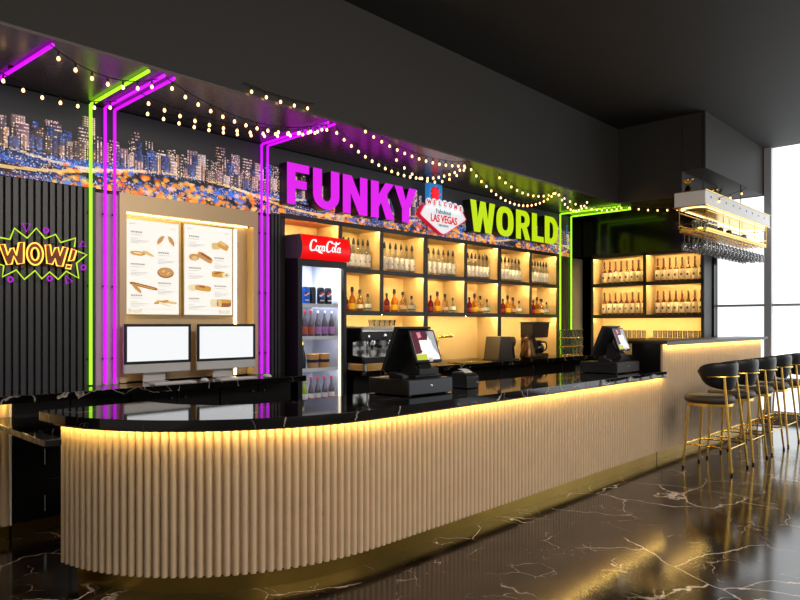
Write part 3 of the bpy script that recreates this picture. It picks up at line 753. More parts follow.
# ------------------------------------------------------------------ sign letters
def letter_loops(ch, x0, x1, z0, z1):
    w, h = x1 - x0, z1 - z0; q = .30 * w if ch in 'FULORD' else .27 * w
    s = .165 * (z1 - z0) if ch in 'FL' else .2 * h
    P = lambda l: [(x0 + a * w, z0 + b * h) for a, b in l]
    if ch == 'F': return [P([(0, 0), (.36, 0), (.36, .40), (.88, .40), (.88, .60), (.36, .60), (.36, .80), (1, .80), (1, 1), (0, 1)])]
    if ch == 'L': return [P([(0, 0), (1, 0), (1, .2), (.40, .2), (.40, 1), (0, 1)])]
    if ch == 'U':
        o = [(0, 1), (0, .36)] + [(.5 - .5 * math.cos(PI * k / 12), .36 - .36 * math.sin(PI * k / 12)) for k in range(1, 12)] + [(1, .36), (1, 1), (.68, 1), (.68, .36)]
        o += [(.5 + .18 * math.cos(PI * k / 12), .36 - .16 * math.sin(PI * k / 12)) for k in range(1, 12)] + [(.32, .36), (.32, 1)]
        return [P(o)]
    if ch == 'N': return [P([(0, 0), (.30, 0), (.30, .56), (.66, 0), (1, 0), (1, 1), (.70, 1), (.70, .45), (.34, 1), (0, 1)])]
    if ch == 'K': return [P([(0, 0), (.32, 0), (.32, .30), (.43, .44), (.66, 0), (1.02, 0), (.66, .66), (.98, 1), (.62, 1), (.32, .64), (.32, 1), (0, 1)])]
    if ch == 'Y': return [P([(.34, 0), (.66, 0), (.66, .38), (1, 1), (.66, 1), (.5, .62), (.34, 1), (0, 1), (.34, .38)])]
    if ch == 'W': return [P([(.15, 0), (.39, 0), (.5, .56), (.61, 0), (.85, 0), (1, 1), (.78, 1), (.71, .40), (.60, 1), (.40, 1), (.29, .40), (.22, 1), (0, 1)])]
    if ch == 'O':
        return [P([(.5 + .5 * math.copysign(abs(math.cos(a)) ** .8, math.cos(a)), .5 + .5 * math.copysign(abs(math.sin(a)) ** .8, math.sin(a))) for a in [2 * PI * k / 32 for k in range(32)]]),
                P([(.5 + .19 * math.copysign(abs(math.cos(a)) ** .7, math.cos(a)), .5 + .30 * math.copysign(abs(math.sin(a)) ** .7, math.sin(a))) for a in [-2 * PI * k / 24 for k in range(24)]])]
    if ch == 'R':
        o = [(0, 0), (.33, 0), (.33, .38), (.44, .38), (.66, 0), (1.02, 0), (.76, .44)] + [(.62 + .36 * math.sin(PI * k / 8), .70 - .30 * math.cos(PI * k / 8)) for k in range(2, 8)] + [(.6, 1), (0, 1)]
        return [P(o), P([(.33, .56), (.33, .82), (.52, .82), (.62, .77), (.64, .69), (.62, .61), (.52, .56)])]
    if ch == 'D':
        o = [(0, 0), (.5, 0)] + [(.5 + .5 * math.sin(PI * k / 12), .5 - .5 * math.cos(PI * k / 12)) for k in range(1, 12)] + [(.5, 1), (0, 1)]
        return [P(o), P([(.34, .2), (.34, .8), (.48, .8), (.60, .72), (.65, .5), (.60, .28), (.48, .2)])]
def sign_letter(ch, x0, x1, z0, z1, col, face, sidem, label, grp):
    xc = (x0 + x1) / 2
    t = thing('sign_letter', label, 'sign letter', (xc, 5.5, z0), 0, grp)
    lp = letter_loops(ch, x0 - xc, x1 - xc, 0, z1 - z0)
    obj('return', MB().prism(lp, -.045, .085, 'y'), sidem, t, smooth=0)
    obj('lit_face', MB().prism(lp, -.052, -.0455, 'y'), face, t, smooth=0)
for ch, a, b in (('F', 4.04, 4.32), ('U', 4.375, 4.735), ('N', 4.79, 5.155), ('K', 5.215, 5.59), ('Y', 5.60, 5.985)):
    sign_letter(ch, a, b, 2.795, 3.215, 'm', face_p, side_p, 'glowing magenta letter %s of the wall sign over the shelves' % ch, 'magenta sign letters')
for ch, a, b in (('W', 7.06, 7.62), ('O', 7.66, 8.08), ('R', 8.15, 8.515), ('L', 8.575, 8.90), ('D', 8.94, 9.33)):
    sign_letter(ch, a, b, 2.825, 3.25, 'g', face_g, side_g, 'glowing lime letter %s of the wall sign over the shelves' % ch, 'lime sign letters')

# ------------------------------------------------------------------ welcome sign
vg = thing('welcome_sign', 'diamond shaped white welcome sign with red edge and star between the words', 'sign', (6.49, 5.45, 2.70))
V = lambda l: [(a - 6.49, b - 2.70) for a, b in l]
def rounded(pts, r=.35, k=5):
    out = []; n = len(pts)
    for i in range(n):
        p0, p1, p2 = Vector(pts[i - 1]), Vector(pts[i]), Vector(pts[(i + 1) % n])
        a = p1.lerp(p0, r); b = p1.lerp(p2, r)
        for j in range(k + 1): t = j / k; out.append(tuple((1 - t) ** 2 * a + 2 * t * (1 - t) * p1 + t * t * b))
    return out
outer = V([(6.02, 2.925), (6.11, 3.05), (6.49, 3.15), (6.88, 3.075), (6.985, 2.955), (6.489, 2.695)])
brd = rounded(outer, .14)
bd_ = obj('border', MB().prism([brd], 0, .06, 'y'), v_red, vg)
sc_in = lambda k, l: [((a) * k, .245 + (b - .245) * k) for a, b in l]
obj('pink_edge', MB().prism([sc_in(.965, brd), list(reversed(sc_in(.93, brd)))], -.004, -.001, 'y'), v_pink, bd_)
obj('white_panel', MB().prism([sc_in(.93, brd)], -.006, -.0005, 'y'), v_white, vg)
sb = obj('star_frame', MB().prism([V([(6.20, 3.11), (6.46, 3.11), (6.46, 3.34), (6.20, 3.34)]), V([(6.245, 3.13), (6.245, 3.30), (6.415, 3.30), (6.415, 3.13)])], -.01, .05, 'y').box(-.26, -.06, .03, .05, .42, .61), [v_blue], vg, smooth=0)
obj('star_back', MB().box(-.246, -.074, .02, .029, .43, .601), slatbk, sb, smooth=0)
stp = []
for k in range(16): a = PI / 2 + 2 * PI * k / 16; r = .10 if k % 2 == 0 else .045; stp.append((6.33 - 6.49 + r * math.cos(a), 3.215 - 2.70 + r * math.sin(a)))
obj('star', MB().prism([stp], -.02, .01, 'y'), v_star, sb)
for ch, (x, z) in zip('WELCOME', ((6.185, 3.088), (6.285, 3.092), (6.39, 3.096), (6.495, 3.098), (6.60, 3.094), (6.705, 3.088), (6.81, 3.078))):
    d = obj('letter_disc', MB().prism([ell(x - 6.49, z - 2.70, .05, .055, 20)], -.03, -.012, 'y'), v_white, vg)
    text_obj('lettering', ch, .075, v_red, d, (x - 6.49, -.032, z - 2.70), .002)
text_obj('place_lettering', 'LAS VEGAS', .135, v_red, vg, (.01, -.009, .205), .003, .80)
text_obj('script_lettering', 'Fabulous', .085, v_teal, vg, (0, -.009, .30), 0, 1.0)
text_obj('state_lettering', 'NEVADA', .042, v_teal, vg, (0, -.009, .125), 0, 1.2)

# ------------------------------------------------------------------ neon tubes
def corner_tube(x, m, label, y1=4.52, zb=1.075, yv=None, group='corner neon tubes'):
    yv = yv or WY - .05
    t = thing('neon_tube', label, 'neon light', (x, yv, zb), 0, group)
    h = CANZ - .018 - zb
    obj('vertical_tube', MB().tube([(0, 0, 0), (0, 0, h)], .0125, 10), m, t)
    obj('ceiling_tube', MB().tube([(0, -.015, h), (0, y1 - yv, h)], .0125, 10), m, t)
    cl = MB()
    for k in range(4): cl.box(-.018, .018, .008, .02, .2 + k * .6, .215 + k * .6)
    obj('clips', cl, blackpl, t)
corner_tube(2.145, neon_g, 'lime neon tube beside the WOW sign, up the wall and over the ceiling')
corner_tube(2.262, neon_p, 'left of two magenta neon tubes on the pale panel beside the menus')
corner_tube(2.340, neon_p, 'right of two magenta neon tubes on the pale panel beside the menus')
corner_tube(3.800, neon_p, 'left of two magenta neon tubes between menu niche and fridge')
corner_tube(3.872, neon_p, 'right of two magenta neon tubes between menu niche and fridge')
corner_tube(9.572, neon_g, 'left of two lime neon tubes at the end of the shelves')
corner_tube(9.925, neon_g, 'right of two lime neon tubes in the far corner')
t = thing('neon_tube', 'magenta neon tube on the ceiling at the far left edge', 'neon light', (1.45, 5.2, CANZ - .018))
obj('ceiling_tube', MB().tube([(0, .35, 0), (.07, -.66, 0)], .0125, 10), neon_p, t)
obj('clips', MB().box(0, .03, -.02, .02, .008, .018), blackpl, t)

# WOW sign
ws = thing('neon_sign', 'orange neon WOW sign in a spiky lime burst on the slats', 'neon sign', (1.715, 5.5, 2.1))
T = lambda l: [(a - 1.715, 0, b - 2.1) for a, b in l]
star = [(1.476, 2.208), (1.542, 2.201), (1.571, 2.287), (1.659, 2.221), (1.722, 2.303), (1.785, 2.23), (1.86, 2.269), (1.897, 2.209), (2.009, 2.254), (2.0, 2.183)]
star2 = [(2.028, 2.149), (2.096, 2.129), (2.016, 2.055), (2.033, 1.936), (1.939, 1.986), (1.879, 1.919), (1.817, 1.974), (1.761, 1.918), (1.713, 1.978), (1.639, 1.907), (1.584, 1.975), (1.492, 1.919), (1.501, 2.002), (1.44, 2.02), (1.37, 1.96), (1.375, 2.06), (1.31, 2.11), (1.385, 2.15), (1.36, 2.26), (1.44, 2.20), (1.476, 2.208)]
obj('burst_outline', MB().tube(T(star), .006, 6).tube(T(star2), .006, 6), neon_y, ws)
W1 = [(1.470, 2.155), (1.507, 2.16), (1.527, 2.083), (1.546, 2.133), (1.565, 2.14), (1.584, 2.085), (1.601, 2.181), (1.637, 2.188), (1.635, 2.03), (1.592, 2.02), (1.567, 2.077), (1.555, 2.018), (1.521, 2.01)]
W2 = [(1.785, 2.18), (1.821, 2.185), (1.833, 2.101), (1.856, 2.164), (1.879, 2.17), (1.892, 2.106), (1.915, 2.176), (1.951, 2.172), (1.911, 2.022), (1.869, 2.026), (1.856, 2.079), (1.838, 2.034), (1.797, 2.038)]
tint = mat('neon_glow_fill', (84, 42, 22), .5, emit=(110, 50, 16), es=.3)  # painted glow of the neon on the slats inside the outlines
def neon_letter(name, loops):
    mb = MB()
    for l in loops: mb.tube(T(l), .006, 6, closed=True)
    o = obj(name, mb, neon_o, ws)
    obj('letter_glow_fill', MB().prism([[(a - 1.715, b - 2.1) for a, b in l] for l in loops], .012, .02, 'y'), tint, o, smooth=0)
neon_letter('letter_w', [W1])
neon_letter('letter_o', [ell(1.713, 2.105, .057, .084, 24), ell(1.713, 2.105, .026, .048, 16)[::-1]])
neon_letter('letter_w', [W2])
neon_letter('exclamation_mark', [[(1.981, 2.167), (2.016, 2.155), (1.995, 2.079), (1.955, 2.066)]])
neon_letter('exclamation_dot', [[(1.941, 2.037), (1.979, 2.036), (1.971, 2.006), (1.934, 2.01)]])
for tri in ([(1.625, 2.328), (1.68, 2.334), (1.654, 2.268)], [(2.062, 2.236), (2.091, 2.201), (2.035, 2.186)], [(1.934, 1.951), (1.984, 1.909), (1.939, 1.887)]):
    obj('triangle', MB().tube(T(tri), .006, 6, closed=True), neon_v, ws)
for (cx, cz) in ((1.791, 2.294), (2.069, 2.024), (1.818, 1.923), (1.544, 1.903)):
    obj('ring', MB().tube(T(ell(cx, cz, .017, .019, 14)), .006, 6, closed=True), neon_v, ws)
br = MB()
for (a, b) in ((1.571, 2.20), (1.86, 2.20), (1.639, 1.99), (1.88, 1.99)): br.tube([(a - 1.715, .012, b - 2.1), (a - 1.715, .072, b - 2.1)], .004, 6)
obj('standoffs', br, blackpl, ws)

# ------------------------------------------------------------------ menu boards and niche lights
foodc = {'tan': mat('crust_tan', (206, 152, 90), .6, emit=(206, 152, 90), es=.5), 'dk': mat('crust_brown', (156, 98, 54), .6, emit=(156, 98, 54), es=.5), 'lt': mat('dough_cream', (226, 196, 132), .6, emit=(226, 196, 132), es=.5), 'gold': mat('baked_gold', (214, 160, 76), .6, emit=(214, 160, 76), es=.5), 'pale': mat('pale_crumb', (238, 224, 190), .6, emit=(238, 224, 190), es=.5)}  # food print colours carry the same added glow as the boards
def menu(x0, x1, z0, z1, label, foods, texts, right):
    t = thing('menu_board', label, 'menu board', ((x0 + x1) / 2, 5.605, z0), 0, 'menu boards in the lit niche')
    w, h = (x1 - x0) / 2, z1 - z0
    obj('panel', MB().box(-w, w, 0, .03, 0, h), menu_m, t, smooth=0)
    obj('frame', MB().prism([[(-w - .012, -.012), (w + .012, -.012), (w + .012, h + .012), (-w - .012, h + .012)], [(-w, 0), (-w, h), (w, h), (w, 0)]], -.006, .03, 'y'), brass_dk, t, smooth=0)
    obj('wall_bracket', MB().box(-w * .6, w * .6, .03, .085, h * .2, h * .8), black, t, smooth=0)
    X = lambda u: -w + u * 2 * w
    Z = lambda v: h * (1 - v)
    for shapes in foods:
        mb = MB()
        ms = []
        for k, (kind, u, v, a, b, rot, col) in enumerate(shapes):
            if col not in ms: ms.append(col)
            mb.mk(ms.index(col)); cx, cz = X(u), Z(v); A, B = a * 2.35 * w, b * 2.6 * w
            if kind == 'e': pts = ell(0, 0, A, B, 20)
            elif kind == 'c': pts = [(A * math.cos(q), B * math.sin(q)) for q in [PI * j / 12 for j in range(13)]] + [(A * .6 * math.cos(q), -B * .25 * math.sin(q)) for q in [PI - PI * j / 8 for j in range(9)]]
            else: pts = rounded([(-A, -B), (A, -B), (A, B), (-A, B)], .3, 3)
            cr, sr = math.cos(rot), math.sin(rot)
            mb.prism([[(cx + p[0] * cr - p[1] * sr, cz + p[0] * sr + p[1] * cr) for p in pts]], -.0015 - .0006 * k, -.0003, 'y')
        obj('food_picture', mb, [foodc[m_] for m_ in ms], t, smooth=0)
    rr = random.Random(int(x0 * 100))
    for (u, v) in texts:
        tx = MB(); x = X(u)
        for k in range(6): 
            if k == 5 and rr.random() < .4: continue
            tx.box(x + k * .021, x + k * .021 + .014, -.0012, -.0002, Z(v) - .007, Z(v) + .007)
        obj('lettering', tx, ink, t, smooth=0); tx = MB()
        for r_, ln_ in ((.024, .10), (.055, .05), (.072, .155), (.084, .12), (.096, .07)):
            q = x
            while q < x + ln_: 
                d = rr.uniform(.008, .02); tx.box(q, q + d, -.0012, -.0002, Z(v) - r_ - .002, Z(v) - r_ + .002); q += d + .005
        obj('lettering', tx, ink, t, smooth=0)
    tx = MB()
    for k in range(5): tx.box(X(.06) + k * .011, X(.06) + k * .011 + .007, -.0012, -.0002, Z(.045) - .003, Z(.045) + .003)
    obj('lettering', tx, ink, t, smooth=0); tx = MB()
    for k in range(4): tx.box(X(.84) + k * .011, X(.84) + k * .011 + .007, -.0012, -.0002, Z(.065) - .003, Z(.065) + .003)
    obj('lettering', tx, ink, t, smooth=0)
    text_obj('script_word', 'Bread', .05, inkgold, t, (X(.82 if right else .17), -.001, Z(.965)), 0, 1, .0004)
    obj('rule', MB().box(X(.05), X(.95), -.0012, -.0002, Z(.945) - .001, Z(.945) + .001), inkgold, t, smooth=0)
fl1 = [[('c', .66, .20, .09, .05, .9, 'tan'), ('c', .83, .20, .09, .05, -1.0, 'tan')],
       [('e', .22, .355, .12, .033, -.05, 'gold'), ('e', .22, .352, .07, .012, -.05, 'pale'), ('e', .41, .35, .10, .022, -.4, 'lt')],
       [('e', .74, .545, .135, .075, 0, 'dk'), ('e', .74, .54, .12, .062, 0, 'tan'), ('e', .70, .53, .03, .015, .3, 'lt'), ('e', .79, .55, .03, .012, .6, 'lt')],
       [('b', .33, .70, .22, .022, -.2, 'dk'), ('b', .36, .705, .16, .008, -.2, 'gold'), ('e', .20, .725, .10, .025, -.75, 'tan')],
       [('b', .76, .865, .17, .018, -.08, 'lt'), ('b', .66, .865, .12, .018, .2, 'tan'), ('b', .72, .89, .10, .014, -.3, 'pale')]]
tx1 = [(.10, .13), (.60, .33), (.10, .47), (.60, .66), (.10, .80)]
menu(2.455, 2.945, 1.655, 2.475, 'white menu board with half-moon pastries and baguette, left in the niche', fl1, tx1, False)
fl2 = [[('b', .65, .215, .08, .05, .1, 'lt'), ('b', .80, .205, .10, .05, -.45, 'gold'), ('b', .78, .18, .07, .02, -.45, 'lt')],
       [('e', .20, .36, .09, .05, 0, 'tan'), ('e', .21, .37, .05, .03, 0, 'lt'), ('b', .42, .355, .14, .045, -.45, 'tan'), ('b', .44, .34, .10, .018, -.45, 'dk')],
       [('b', .70, .535, .12, .045, 0, 'gold'), ('b', .68, .52, .06, .012, .3, 'dk'), ('e', .86, .54, .07, .04, 0, 'pale'), ('e', .87, .54, .02, .01, 0, 'dk')],
       [('e', .17, .70, .08, .05, 0, 'pale'), ('b', .38, .70, .14, .042, -.1, 'gold'), ('b', .36, .685, .05, .012, -.1, 'dk')],
       [('b', .62, .865, .08, .06, .05, 'pale'), ('b', .82, .865, .13, .055, 0, 'dk'), ('b', .82, .84, .13, .028, 0, 'gold'), ('b', .73, .865, .03, .05, 0, 'lt')]]
tx2 = [(.10, .13), (.62, .35), (.10, .48), (.62, .67), (.10, .82)]
menu(2.995, 3.50, 1.655, 2.49, 'white menu board with square loaves and cakes, right in the niche', fl2, tx2, True)
for (b, l) in (((2.47, 3.70, 5.650, 5.655, 2.528, 2.534), 'warm LED strip along the top of the menu niche'), ((3.575, 3.595, 5.682, 5.69, 1.07, 2.50), 'bright vertical LED strip right of the menu boards'), ((2.452, 2.458, 5.675, 5.69, 1.07, 2.50), 'vertical LED strip at the left edge of the menu niche')):
    tag(obj('led_strip', MB().box(*b), led_niche, smooth=0), l, 'light', 'LED strips of the menu niche')

# ------------------------------------------------------------------ computers
def computer(x0, x1, label):
    t = thing('computer', label, 'computer', ((x0 + x1) / 2, 5.46, WZ1), 0, 'all-in-one computers')
    w = (x1 - x0) / 2
    hs = obj('housing', MB().box(-w, w, .004, .03, .085, .505), alu, t, bevel=.006)
    obj('bezel', MB().prism([[(-w, .165), (w, .165), (w, .505), (-w, .505)], [(-w + .025, .188), (-w + .025, .482), (w - .025, .482), (w - .025, .188)]], -.002, .004, 'y'), blackpl, hs, smooth=0)
    obj('display', MB().box(-w + .025, w - .025, .001, .0042, .188, .482), screen, t, smooth=0)
    obj('stand', MB().prism([[(.03, .25), (.05, .25), (.085, .012), (-.03, .004), (-.03, 0), (.10, 0), (.10, .012)]], -.10, .10, 'x'), alu, t, bevel=.002)
computer(2.38, 2.985, 'all-in-one computer with white screen under the left menu board')
computer(3.045, 3.665, 'all-in-one computer with white screen under the right menu board')
def keyboard(x, label):
    t = thing('keyboard', label, 'keyboard', (x, 5.25, WZ1), 0, 'white keyboards')
    obj('base', MB().box(-.19, .19, -.055, .055, 0, .012), alu, t, bevel=.003)
    kk = MB()
    for j in range(5):
        for i in range(14): kk.box(-.182 + i * .0262, -.182 + i * .0262 + .022, -.048 + j * .0195, -.048 + j * .0195 + .016, .012, .017)
    obj('keys', kk, white, t, smooth=0)
keyboard(2.71, 'white keyboard in front of the left computer'); keyboard(3.32, 'white keyboard in front of the right computer')
def mouse(x, label):
    t = thing('mouse', label, 'mouse', (x, 5.25, WZ1), 0, 'white mice')
    obj('shell', MB(Matrix.Diagonal((1, 1.75, 1, 1))).lathe([(.026, 0), (.031, .006), (.030, .016), (.022, .026), (.010, .030), (.001, .031)], 18), white, t)
    obj('foot', MB(Matrix.Diagonal((1, 1.7, 1, 1))).lathe([(.024, 0), (.0235, .001)], 14), greypl, t)
mouse(3.0, 'white mouse between the two computers'); mouse(3.66, 'white mouse right of the second keyboard, by the neon')

# ------------------------------------------------------------------ tills
pos_pic = [mat('till_ui_white', (226, 228, 230), .4, emit=(226, 228, 230), es=.6), mat('till_ui_wine', (84, 26, 46), .4, emit=(84, 26, 46), es=.5), mat('till_ui_lime', (186, 196, 40), .4, emit=(186, 196, 40), es=.5), mat('till_ui_grey', (160, 168, 176), .4, emit=(160, 168, 176), es=.5), mat('till_ui_pink', (216, 130, 150), .4, emit=(216, 130, 150), es=.5)]
def till(x, y, rz, drawer_m, which, s=1.0):
    d = thing('cash_drawer', '%s cash drawer on the bar under the %s till' % (('blue-grey', 'dark brown')[which], ('near', 'far')[which]), 'cash drawer', (x, y, SLABZ1), rz, 'cash drawers')
    W, D, H = (.25, .28)[which], .22, .125
    obj('case', MB().box(-W, W, -D + .012, D, .008, H), blackpl, d, bevel=.004)
    dd = obj('drawer_front', MB().box(-W + .004, W - .004, -D, -D + .012, .012, H - .006), drawer_m, d, bevel=.003)
    obj('lock', MB(Matrix.Translation((0, -D, .07)) @ Matrix.Rotation(PI / 2, 4, 'X')).lathe([(.012, 0), (.012, .003), (.009, .005)], 12), steel, dd)
    obj('feet', MB().box(-W + .03, -W + .06, -D + .03, -D + .06, 0, .008).box(W - .06, W - .03, -D + .03, -D + .06, 0, .008).box(-W + .03, -W + .06, D - .06, D - .03, 0, .008).box(W - .06, W - .03, D - .06, D - .03, 0, .008), blackpl, d)
    t = thing('till', 'black two-screen till standing on the %s cash drawer' % ('near', 'far')[which], 'till', (x + (.09, .15)[which], y - .01, SLABZ1 + H), rz, 'two-screen tills'); t.scale = ((.70, .66)[which], .8, .94)
    obj('base', MB().box(-.21, .21, -.12, .16, 0, .022), blackpl, t, bevel=.006)
    obj('stand', MB().prism([[(-.09, .022), (.13, .022), (.10, .20), (.02, .22), (-.03, .12)]], -.12, .12, 'x'), blackpl, t, bevel=.004)
    obj('back_cradle', MB().box(-.16, .16, -.13, -.09, .02, .075).prism([[(-.10, .07), (-.04, .07), (.05, .19), (.02, .20)]], -.10, .10, 'x'), blackpl, t, bevel=.004)
    # customer screen leaning back
    M = Matrix.Translation((.03, -.115, .125)) @ Matrix.Rotation(math.radians(-24), 4, 'X')
    cs = obj('customer_screen', MB(M).box(-.215, .215, 0, .028, 0, .30), blackpl, t, bevel=.006)
    px = MB(M); px.mk(0).box(-.19, .19, -.002, .001, .022, .282)
    px.mk(1).prism([[(-.19, .282), (.10, .282), (.05, .20), (-.04, .13), (-.10, .08), (-.19, .075)]], -.003, -.0015, 'y')
    px.mk(4).prism([[(-.10, .27), (-.04, .275), (-.03, .23), (-.09, .215)]], -.0036, -.0025, 'y')
    px.mk(2).box(-.19, -.02, -.003, -.0015, .022, .072)
    px.mk(3).prism([[(.06, .282), (.19, .282), (.19, .06), (.13, .12)]], -.003, -.0015, 'y')
    px.mk(0).box(-.09, .11, -.0045, -.0038, .105, .20)
    obj('screen_picture', px, pos_pic, cs, smooth=0)
    obj('card_sticker', MB(M).box(.00, .055, -.004, -.001, .004, .040), white, cs)
    # operator screen leaning the other way, seen from behind
    M2 = Matrix.Translation((-.04, .28, .06)) @ Matrix.Rotation(math.radians(27), 4, 'X')
    os_ = obj('operator_screen', MB(M2).box(-.24, .24, -.018, .018, 0, .40), blackpl, t, bevel=.005)
    obj('screen_glass', MB(M2).box(-.225, .225, .018, .020, .015, .385), blackgl, os_)
    obj('screen_hood', MB().box(-.28, .24, .04, .12, .405, .425), blackpl, t, bevel=.004)
    for q in (-.285, .205): obj('side_brace', MB().prism([[(.26, .05), (.30, .05), (.115, .41), (.055, .41)]], q, q + .017, 'x'), blackpl, t)
    k = thing('card_reader', 'small black card reader in front of the %s till screen' % ('near', 'far')[which], 'card reader', (x - .17, y - .02, SLABZ1 + H), rz + .2, 'card readers')
    obj('case', MB().prism([[(-.07, 0), (.06, 0), (.06, .05), (-.07, .022)]], -.04, .04, 'x'), blackpl, k, bevel=.004)
    obj('keypad', MB().prism([[(-.06, .0245), (-.005, .0365), (-.005, .0385), (-.06, .0265)]], -.03, .03, 'x'), greypl, k)
    obj('display', MB().prism([[(.005, .039), (.05, .048), (.05, .050), (.005, .041)]], -.03, .03, 'x'), steel, k)
till(3.845, 3.56, -.02, greypl, 0)
brownpl = mat('brown_black_plastic', (44, 37, 35), .4)
till(7.06, 3.46, 0, brownpl, 1)
def printer(x, y, rz, label):
    t = thing('receipt_printer', label, 'receipt printer', (x, y, SLABZ1), rz, 'receipt printers')
    obj('case', MB().prism([[(-.09, 0), (.09, 0), (.09, .13), (-.05, .13), (-.09, .105)]], -.075, .075, 'x'), blackpl, t, bevel=.008)
    obj('cover', MB().box(-.062, .062, -.03, .08, .13, .138), greypl, t, bevel=.003)
    obj('receipt', MB().prism([[(-.045, .131), (-.035, .131), (-.005, .150), (.04, .158), (.04, .160), (-.008, .152)]], -.045, .045, 'x'), white, t)
    obj('power_light', MB().box(.05, .058, -.0915, -.089, .05, .056), white, t)
printer(4.46, 3.50, -.1, 'black receipt printer with white paper right of the near till')
printer(7.46, 3.68, -.1, 'black receipt printer with white paper right of the far till')

# ------------------------------------------------------------------ coffee corner
es = thing('espresso_machine', 'two-group black and steel espresso machine on the wall counter', 'espresso machine', (5.28, 5.45, WZ1))
W = .36
obj('feet', MB().lathe([(.022, 0), (.018, .07)], 10, (-.30, -.15, 0)).lathe([(.022, 0), (.018, .07)], 10, (.30, -.15, 0)).lathe([(.022, 0), (.018, .07)], 10, (-.30, .13, 0)).lathe([(.022, 0), (.018, .07)], 10, (.30, .13, 0)), steel, es)
obj('drip_tray', MB().box(-W, W, -.20, .17, .07, .135), blackpl, es, bevel=.006)
obj('drip_grid', MB().box(-W + .02, W - .02, -.19, .0, .135, .142), steel, es)
obj('back_body', MB().box(-W, W, .0, .17, .135, .40), steel, es, bevel=.006)
obj('side_panel', MB().prism([[(-.18, .07), (.17, .07), (.17, .46), (-.16, .46), (-.13, .32), (-.02, .30), (-.02, .16), (-.18, .14)]], -W - .014, -W, 'x'), blackpl, es, bevel=.004)
obj('side_panel', MB().prism([[(-.18, .07), (.17, .07), (.17, .46), (-.16, .46), (-.13, .32), (-.02, .30), (-.02, .16), (-.18, .14)]], W, W + .014, 'x'), blackpl, es, bevel=.004)
obj('upper_body', MB().box(-W, W, -.15, .17, .32, .42), blackpl, es, bevel=.008)
ct = obj('cup_tray', MB().box(-W, W, -.17, .17, .42, .436), steel, es)
ri = MB()
for k in range(24): ri.box(-W + .01 + k * .0295, -W + .022 + k * .0295, -.175, .165, .436, .478)
obj('tray_ribs', ri, white, ct, smooth=0)
for gx in (-.15, .13):
    g = obj('group_head', MB().lathe([(.042, 0), (.046, .03), (.040, .07)], 16, (gx, -.10, .25)), chrome, es)
    obj('portafilter', MB().tube([(gx, -.13, .265), (gx - .01, -.25, .250)], [.010, .017], 10).lathe([(.012, 0), (.012, .04)], 8, (gx, -.10, .215)), blackpl, g)
obj('steam_wand', MB().tube(smoothpath([(-.30, -.16, .33), (-.31, -.19, .30), (-.30, -.18, .16)], 5), .007, 8), chrome, es)
obj('steam_wand', MB().tube(smoothpath([(.30, -.16, .33), (.31, -.19, .30), (.30, -.18, .16)], 5), .007, 8), chrome, es)
obj('gauges', MB(Matrix.Translation((.0, -.152, .37)) @ Matrix.Rotation(PI / 2, 4, 'X')).lathe([(.028, 0), (.028, .008), (.022, .010)], 16).lathe([(.014, 0), (.014, .01)], 12, (.25, 0, 0)).lathe([(.014, 0), (.014, .01)], 12, (-.25, 0, 0)), chrome, es)
def cup(x, y, z, label, grp):
    t = thing('cup', label, 'cup', (x, y, z), 0, grp)
    obj('body', MB().lathe([(.022, 0), (.026, .004), (.040, .045), (.042, .068), (.039, .068), (.036, .045), (.02, .008)], 16), white, t)
    obj('handle', MB().tube(smoothpath([(.039, 0, .056), (.062, 0, .052), (.060, 0, .026), (.034, 0, .020)], 4), .005, 6), white, t)
cup(5.13, 5.35, WZ1 + .142, 'white cup under the left spout of the espresso machine', 'espresso cups')
cup(5.41, 5.35, WZ1 + .142, 'white cup under the right spout of the espresso machine', 'espresso cups')
for i in range(5):
    t = thing('bowl', '%s glass bowl from left on top of the espresso machine' % ORD[i], 'bowl', (5.24 + i * .085, 5.47, WZ1 + .479), 0, 'glass bowls on the espresso machine')
    obj('bowl', MB().lathe([(.026, 0), (.030, .004), (.040, .07), (.0365, .07), (.026, .010), (.001, .010)], 14), glass, t); obj('rim', MB().lathe([(.0395, .066), (.0412, .068), (.0412, .074), (.0395, .075)], 14), steel, t)
sk = thing('sink', 'gold rimmed basin set in the wall counter beside the tap', 'sink', (6.95, 5.40, WZ1))
obj('rim', MB().prism([rounded([(-.32, -.19), (.32, -.19), (.32, .14), (-.32, .14)], .2, 4), rounded([(-.29, -.16), (.29, -.16), (.29, .11), (-.29, .11)], .2, 4)[::-1]], .0005, .012, 'z'), brass, sk)
obj('bowl', MB().prism([rounded([(-.288, -.158), (.288, -.158), (.288, .108), (-.288, .108)], .2, 4)], .0003, .003, 'z'), copper, sk)
tp = thing('tap', 'tall gold L-shaped tap beside the sink', 'tap', (6.46, 5.52, WZ1))
obj('base', MB().lathe([(.028, 0), (.028, .02), (.020, .028)], 14), brass, tp)
obj('spout', MB().tube([(0, 0, .02), (0, 0, .32), (.006, -.002, .335), (.02, -.005, .34), (.25, -.04, .345)], [.013, .013, .014, .016, .017], 10), brass, tp)
obj('lever', MB().tube([(0, -.01, .09), (.01, -.06, .11)], .006, 8), brass, tp)
dksteel = mat('dark_steel', (78, 72, 66), .35, .6)
slc = thing('slicer', 'dark steel wedge-shaped slicer with round gear on the wall counter', 'kitchen appliance', (7.74, 5.45, WZ1)); slc.scale = (.85, .85, 1)
obj('body', MB().prism([[(-.27, .012), (.16, .012), (.10, .33), (-.20, .33)]], -.16, .14, 'y'), dksteel, slc, bevel=.008)
obj('base', MB().box(-.28, .32, -.17, .15, 0, .012), blackpl, slc)
gm = Matrix.Translation((.24, -.06, .25)) @ Matrix.Rotation(PI / 2, 4, 'X')
obj('gear', MB(gm).lathe([(.055, 0), (.075, .012), (.075, .05), (.05, .065)], 20), dksteel, slc); obj('gear_hub', MB(gm).lathe([(.02, .06), (.022, .075), (.012, .09)], 14), brass, slc)
